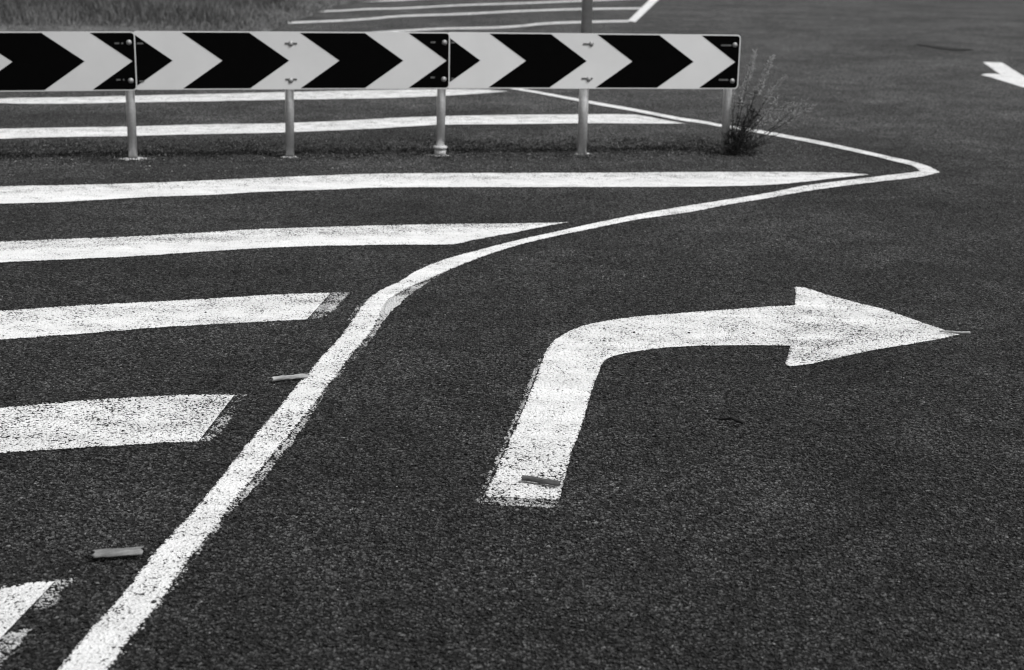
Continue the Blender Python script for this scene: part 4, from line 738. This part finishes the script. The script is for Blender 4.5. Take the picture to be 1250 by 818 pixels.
def make_weed():
    wx, wy = D['weed']
    root = empty('weed', (wx, wy, 0))
    tag(root, 'scruffy dark weed with pale feathery seed heads at the right end post of the sign', 'weed')
    rnd = random.Random(3)
    # stems: end point offsets (x, y, z) from the root, in metres
    stems = [((0.19, 0.02, 0.52), (0.07, 0.0, 0.22)), ((0.165, 0.05, 0.46), (0.06, 0.0, 0.20)), ((0.34, -0.02, 0.28), (0.15, 0.0, 0.07)),
             ((0.05, 0.03, 0.40), (0.01, 0.0, 0.2)), ((0.10, 0.04, 0.55), (0.04, 0.02, 0.25)), ((0.20, 0.00, 0.36), (0.09, 0, 0.14)),
             ((0.15, -0.05, -0.0), (0.06, -0.02, 0.035)), ((-0.06, -0.02, 0.12), (-0.03, 0, 0.08)), ((0.24, 0.06, 0.30), (0.10, 0.03, 0.12)), ((0.01, 0.05, 0.33), (-0.01, 0.03, 0.15)),
             ((0.27, 0.03, 0.43), (0.11, 0.02, 0.22)), ((0.30, -0.04, 0.16), (0.14, -0.02, 0.06)), ((0.23, -0.06, 0.09), (0.10, -0.03, 0.05)), ((0.42, 0.0, 0.27), (0.20, 0.0, 0.12))]
    bm = bmesh.new(); curves = []
    for e, c in stems:
        pts = []
        for k in range(9):
            t = k / 8
            p = Vector((rnd.uniform(-0.001, 0.001), 0, 0)) + Vector(c) * 2 * t * (1 - t) + Vector(e) * t * t
            p += Vector((rnd.gauss(0, 0.003), rnd.gauss(0, 0.003), rnd.gauss(0, 0.002))) * (t > 0)
            p.z = max(p.z, 0.004)
            pts.append(p)
        curves.append(pts)
        tube(bm, pts, [0.0042 * (1 - 0.72 * k / 8) for k in range(9)], 6)
    me = bm_mesh('stem', bm, True); tones(me, [0.4] * len(me.vertices))
    link('stem', me, M_WEED_STEM, root)
    # dry pale stalks
    # narrow leaves: dense and dark round the foot, thinner up the stems
    vv, ff, tt = [], [], []
    for k in range(300):
        t = rnd.random() ** 1.6
        a = rnd.uniform(0, 2 * math.pi); rr = rnd.random() ** 0.7 * 0.095
        b = Vector((0.035 + rr * math.cos(a), rr * 0.8 * math.sin(a), t * 0.20 * max(0.2, 1 - rr * 5)))
        d = Vector((rnd.gauss(0.35, 0.7), rnd.gauss(-0.1, 0.6), rnd.gauss(0.55, 0.5))).normalized() * rnd.uniform(0.04, 0.12)
        if b.z + d.z < 0.004: d.z = 0.004 - b.z
        blade(vv, ff, tt, b, b + d, rnd.uniform(0.0025, 0.0055), Vector((0, 0, 0.012)), 0.0, rnd.random() ** 2)
    for k in range(240):                                  # a denser dark skirt that climbs the leaning main stem
        t = rnd.random()
        b = Vector((0.02 + 0.09 * t, rnd.gauss(0, 0.015), 0.03 + 0.22 * t)) + Vector((rnd.gauss(0, 0.024), 0, rnd.gauss(0, 0.018)))
        d = Vector((rnd.gauss(0.25, 0.6), rnd.gauss(0, 0.5), rnd.gauss(0.6, 0.5))).normalized() * rnd.uniform(0.02, 0.06)
        blade(vv, ff, tt, b, b + d, rnd.uniform(0.003, 0.006), Vector((0, 0, 0.006)), 0.0, rnd.random() ** 2)
    for pts in curves:
        for k in range(40):
            f = rnd.random() * 6.5; i = int(f); p = pts[i].lerp(pts[i + 1], f - i)
            d = Vector((rnd.gauss(0, 0.6), rnd.gauss(0, 0.6), rnd.gauss(0.5, 0.4))).normalized() * rnd.uniform(0.015, 0.05)
            blade(vv, ff, tt, p, p + d, rnd.uniform(0.0025, 0.005), Vector((0, 0, 0.004)), 0.1, rnd.random())
    for v in vv: v.z = max(v.z, 0.003)
    me = mesh('foliage', vv, ff); tones(me, tt)
    link('foliage', me, M_WEED_DARK, root)
    # feathery seed heads at the stem tips
    for ci in (0, 1, 2, 3, 4, 5, 8, 9, 10, 13):
        pts = curves[ci]
        vv, ff, tt = [], [], []
        tip, prev = pts[-1], pts[-3]
        ax = (tip - prev).normalized()
        n = 220 if ci in (0, 2, 4) else 95
        for k in range(n):
            p = prev.lerp(tip, rnd.uniform(-0.2, 1.25)) + Vector((rnd.gauss(0, 0.006), rnd.gauss(0, 0.006), rnd.gauss(0, 0.006)))
            if ci == 2: p = p + Vector((rnd.uniform(-0.12, 0.06), 0, rnd.gauss(0.0, 0.006) + 0.004))
            d = (ax * 0.7 + Vector((rnd.gauss(0, 0.7), rnd.gauss(0, 0.7), rnd.gauss(0, 0.6)))).normalized() * rnd.uniform(0.008, 0.026)
            blade(vv, ff, tt, p, p + d, 0.0032, Vector((0, 0, 0.001)), 0.3 * rnd.random(), rnd.random())
        me = mesh('seed_head', vv, ff); tones(me, tt)
        link('seed_head', me, M_WEED_PALE, root)
make_weed()

# ------------------------------------------------------------------ bits of bark and twigs lying on the road
M_BARK = mat_bark('grey bark', 0.17)
M_BARK_PALE = mat_bark('pale bark', 0.30)
M_BARK_DARK = mat_bark('brown bark', 0.085)
M_TWIG = mat_bark('dead twig', 0.32)
M_TWIG_DARK = mat_bark('dark twig', 0.014)

def bark_curl(name, a, b, width, curl, thick, z, mat, label, rough=0.0016, flat=1.0):
    """a rolled strip of bark: an arc cross-section swept along its length, open at both ends"""
    a, b = Vector((a[0], a[1], 0)), Vector((b[0], b[1], 0))
    L_ = (b - a).length
    n, m = 26, 16
    R_ = width / (2 * math.sin(min(math.pi / 2, curl / 2))) if curl < math.pi else width / 2
    vv, ff = [], []
    for side in (0, 1):
        rr = R_ - side * thick
        for i in range(n + 1):
            t = i / n
            for k in range(m + 1):
                th = -curl / 2 + curl * k / m
                e = noise.noise(Vector((t * 7, th * 2, side * 0.0 + z * 90)))
                q = rr + e * rough
                endj = 0.007 * noise.noise(Vector((th * 1.6, z * 400, 2.0 if i < n / 2 else 8.0))) if i in (0, n) else 0.0
                vv.append(Vector(((t - 0.5) * L_ + endj, q * math.sin(th), q * math.cos(th) - R_ * math.cos(min(curl / 2, math.pi)) + 0.5 * rough * noise.noise(Vector((t * 3, 0, z))))))
    w = m + 1; off = (n + 1) * w
    for i in range(n):
        for k in range(m):
            q = i * w + k
            ff.append((q, q + 1, q + w + 1, q + w)); ff.append((off + q, off + q + w, off + q + w + 1, off + q + 1))
    for i in range(n):
        for k in (0, m):
            q = i * w + k; ff.append((q, q + w, off + q + w, off + q))
    for i in (0, n):
        for k in range(m):
            q = i * w + k; ff.append((q, off + q, off + q + 1, q + 1))
    bm = bmesh.new()
    for v in vv: v.z *= flat; v.y += 0.0022 * math.sin(v.x * 38 + z * 300)
    bv = [bm.verts.new(v) for v in vv]
    for f in ff: bm.faces.new([bv[i] for i in f])
    o = link(name, bm_mesh(name, bm, True), mat)
    c = (a + b) / 2
    o.location = (c.x, c.y, z)
    o.rotation_euler = (0, 0, math.atan2(b.y - a.y, b.x - a.x))
    return tag(o, label, 'bark')

bark_curl('bark_strip', (-0.836, 3.055), (-0.744, 3.085), 0.029, math.radians(205), 0.0022, 0.0095, M_BARK, 'short broad grey bark strip lying left of the curving line, near the corner stripe', flat=0.62)
bark_curl('bark_strip', (0.031, 3.578), (0.119, 3.546), 0.0135, math.radians(300), 0.0018, 0.0075, M_BARK_DARK, 'dark rolled bark stick lying on the foot of the turn arrow')
bark_curl('bark_strip', (-0.671, 4.368), (-0.578, 4.412), 0.0135, math.radians(290), 0.0016, 0.005, M_BARK_PALE, 'pale rolled bark stick touching the left side of the curving line')

def twig(pts, r0, r1, mat, label):
    bm = bmesh.new()
    P = [Vector(p) for p in pts]
    Q = []
    for a, b in zip(P, P[1:]):
        for k in range(6): Q.append(a.lerp(b, k / 6))
    Q.append(P[-1])
    c = sum(Q, Vector()) / len(Q)
    Q = [q - c + Vector((random.gauss(0, 0.0006), random.gauss(0, 0.0006), random.gauss(0, 0.0005))) for q in Q]
    tube(bm, Q, [r0 + (r1 - r0) * i / (len(Q) - 1) for i in range(len(Q))], 8)
    o = link('twig', bm_mesh('twig', bm, True), mat)
    o.location = c
    tag(o, label, 'twig')
(ax, ay), (bx, by) = D['twig_a']
twig([(ax, ay, 0.009), (ax + 0.3 * (bx - ax), ay + 0.3 * (by - ay) + 0.004, 0.0115), (ax + 0.6 * (bx - ax), ay + 0.6 * (by - ay), 0.012), (bx, by, 0.018)], 0.0032, 0.0046, M_TWIG, 'pale thin twig lying over the tip of the turn arrow')
twig([(x, y, z) for (x, y), z in zip(D['twig_b'], (0.008, 0.019, 0.012))], 0.0032, 0.0050, M_TWIG_DARK, 'thin dark bent twig alone on the asphalt inside the turn arrow')

def stone(x, y, z, s, rnd):
    bm = bmesh.new()
    bmesh.ops.create_icosphere(bm, subdivisions=2, radius=1.0)
    sd_ = rnd.random() * 50
    for v in bm.verts:
        v.co *= 1 + 0.35 * noise.noise(v.co * 1.3 + Vector((sd_, 0, 0)))
        v.co = Vector((v.co.x * s, v.co.y * s * 0.75, v.co.z * s * 0.55))
    o = link('pebble', bm_mesh('pebble', bm, True), M_STONE)
    o.location = (x, y, z + s * 0.4)
    return o
rnd = random.Random(11)
for (x, y), s, label in zip(D['pebbles'], (0.0055, 0.005, 0.0035, 0.0040, 0.0045, 0.005, 0.0045, 0.004, 0.0045, 0.004), (
        'dark pebble on the right edge of the curving line, nearest the camera',
        'dark pebble on the curving line, below the pale bark stick',
        'dark pebble on the curving line just below its bend',
        'dark pebble at the inner side of the bend of the curving line',
        'larger dark pebble midway on the level bar of the turn arrow',
        'dark pebble on the bar of the turn arrow next to its bend',
        'dark pebble on the turn arrow just before its head',
        'dark pebble near the upper barb of the turn arrow head',
        'dark pebble on the broad speckled hatch stripe',
        'dark pebble on the square-cut hatch stripe')):
    tag(stone(x, y, Z_NEW, s, rnd), label, 'pebble', 'pebbles on the white paint')

# loose grit washed against the foot of the sign
def grit():
    rnd = random.Random(5)
    vv, ff = [], []
    def crumb(x, y, s):
        o = len(vv)
        h = s * rnd.uniform(0.4, 0.8)
        n = 5
        a0 = rnd.random() * 6.28
        for k in range(n):
            a = a0 + 2 * math.pi * k / n; q = s * rnd.uniform(0.6, 1.1)
            vv.append((x + q * math.cos(a), y + q * math.sin(a), 0.0005))
        vv.append((x + rnd.gauss(0, s * .2), y + rnd.gauss(0, s * .2), h))
        for k in range(n): ff.append((o + k, o + (k + 1) % n, o + n))
    c, s_ = math.cos(SIGN_YAW), math.sin(SIGN_YAW)
    for k in range(1500):
        u = rnd.uniform(-3.6, 1.9); w = rnd.gauss(0.05, 0.33)
        x, y = u * c - w * s_, SIGN_Y + u * s_ + w * c
        crumb(x, y, rnd.uniform(0.002, 0.0055) * (1.6 if rnd.random() < 0.08 else 1))
    for k in range(700):
        y = 2.4 + 8 * rnd.random() ** 1.2; x = rnd.uniform(-0.5, 0.5) * (1.0 + y * 0.75)
        crumb(x, y, rnd.uniform(0.0015, 0.0035))
    o = link('gravel', mesh('gravel', vv, ff), M_GRIT)
    tag(o, 'loose pale grit scattered over the asphalt', 'gravel', kind='stuff')
grit()

# low dark moss and seedlings in the dirt behind the sign posts
def ground_cover():
    rnd = random.Random(8)
    vv, ff, tt = [], [], []
    c, s_ = math.cos(SIGN_YAW), math.sin(SIGN_YAW)
    k = 0
    while k < 16000:
        u = rnd.uniform(-3.4, 1.5); w = rnd.triangular(-0.22, 0.85, 0.22)
        x, y = u * c - w * s_, SIGN_Y + u * s_ + w * c
        if 0.4 * noise.noise(Vector((x * 5, y * 5, 1))) + 0.6 * noise.noise(Vector((x * 23, y * 23, 2))) < -0.05 + abs(w - 0.28) * 0.5: continue
        k += 1
        d = Vector((rnd.gauss(0, 0.7), rnd.gauss(0, 0.7), rnd.uniform(0.3, 1.0))).normalized() * rnd.uniform(0.005, 0.020)
        b = Vector((x, y, 0.001))
        blade(vv, ff, tt, b, b + d, rnd.uniform(0.003, 0.006), Vector((0, 0, 0.002)), 0.0, 1.0 if rnd.random() < 0.10 else rnd.random() ** 2 * 0.5)
    me = mesh('ground_cover', vv, ff); tones(me, tt)
    o = link('ground_cover', me, mat_attr('moss and seedlings', 0.022, 0.34, 0.9, 0.1))
    tag(o, 'low dark moss and seedlings in the dirt along the foot of the sign', 'moss', kind='stuff')
ground_cover()

# ------------------------------------------------------------------ the grass verge, far left
def verge():
    E = resample(D['verge'], 60)
    vv, ff = [], []
    n = 14
    for i, p in enumerate(E):
        for k in range(n + 1):
            t = k / n
            q = Vector((p.x - (30 * t * t + 0.2 * t), p.y + (0 if i > 20 else 0) + 14 * t * t * (1 - i / 59)))
            z = 0.006 + 0.10 * min(1, t * 8) + 0.05 * noise.noise(Vector((q.x * 0.5, q.y * 0.5, 0))) * min(1, t * 6)
            vv.append((q.x, q.y, z))
    w = n + 1
    for i in range(len(E) - 1):
        for k in range(n): ff.append((i * w + k, (i + 1) * w + k, (i + 1) * w + k + 1, i * w + k + 1))
    me = mesh('verge', vv, ff, True)
    if sum(p.normal.z for p in me.polygons) < 0: me.flip_normals()
    tag(link('verge', me, M_DIRT), 'rough soil verge under the grass', 'verge', kind='structure')
    # blades
    rnd = random.Random(2)
    vv, ff, tt = [], [], []
    from mathutils import geometry
    P2 = [Vector((p.x, p.y)) for p in E]
    def edge_x(y):
        for a, b in zip(P2[8:], P2[9:]):
            if (a.y - y) * (b.y - y) <= 0 and a.y != b.y:
                return a.x + (b.x - a.x) * (y - a.y) / (b.y - a.y)
        return None
    def edge_y(x):
        for a, b in zip(P2, P2[1:]):
            if (a.x - x) * (b.x - x) <= 0 and abs(a.x - b.x) > 1e-6:
                return a.y + (b.y - a.y) * (x - a.x) / (b.x - a.x)
        return 1e9
    cnt = 0
    while cnt < 90000:
        y = rnd.uniform(14.4, 31.0)
        x = rnd.uniform(-12.5, -1.6)
        ye = edge_y(max(x, P2[0].x)) if x < -2.9 else None
        if x < -2.9:
            d = (y - edge_y(max(x, P2[0].x + 1e-3))) * 0.8
            if y > 18.5: d = min(d, max(0.0, -2.75 - x))
        else:
            xe = edge_x(y)
            if xe is None: continue
            d = xe - x
        if d < -0.05 + 0.12 * noise.noise(Vector((x * 3, y * 3, 4))): continue
        cnt += 1
        cl = noise.noise(Vector((x * 1.1, y * 0.8, 0))) * 0.5 + 0.5
        cl2 = noise.noise(Vector((x * 4.0, y * 3.0, 7))) * 0.5 + 0.5
        near = min(1.0, max(0.0, d / 0.8))
        h = (0.04 + 0.12 * near) * rnd.uniform(0.6, 1.3) * (0.6 + 0.9 * cl2)
        dry = rnd.random() ** 1.5 * 0.55 + 0.55 * (cl - 0.45) + 0.45 * (1 - near) * rnd.random()
        lean = Vector((rnd.gauss(0.02, 0.35), rnd.gauss(0, 0.35), 1.0)).normalized() * h
        b = Vector((x, y, 0.02 + 0.08 * near))
        blade(vv, ff, tt, b, b + lean, rnd.uniform(0.006, 0.013), Vector((rnd.gauss(0, 0.01), rnd.gauss(0, 0.01), 0.01)), max(0, dry * 0.6), min(1, max(0, dry)))
    me = mesh('grass', vv, ff); tones(me, tt)
    o = link('grass', me, mat_attr('rough grass', 0.06, 0.35, 0.8, 0.3))
    tag(o, 'rough dry grass on the verge behind the left end of the sign', 'grass', kind='stuff')
verge()
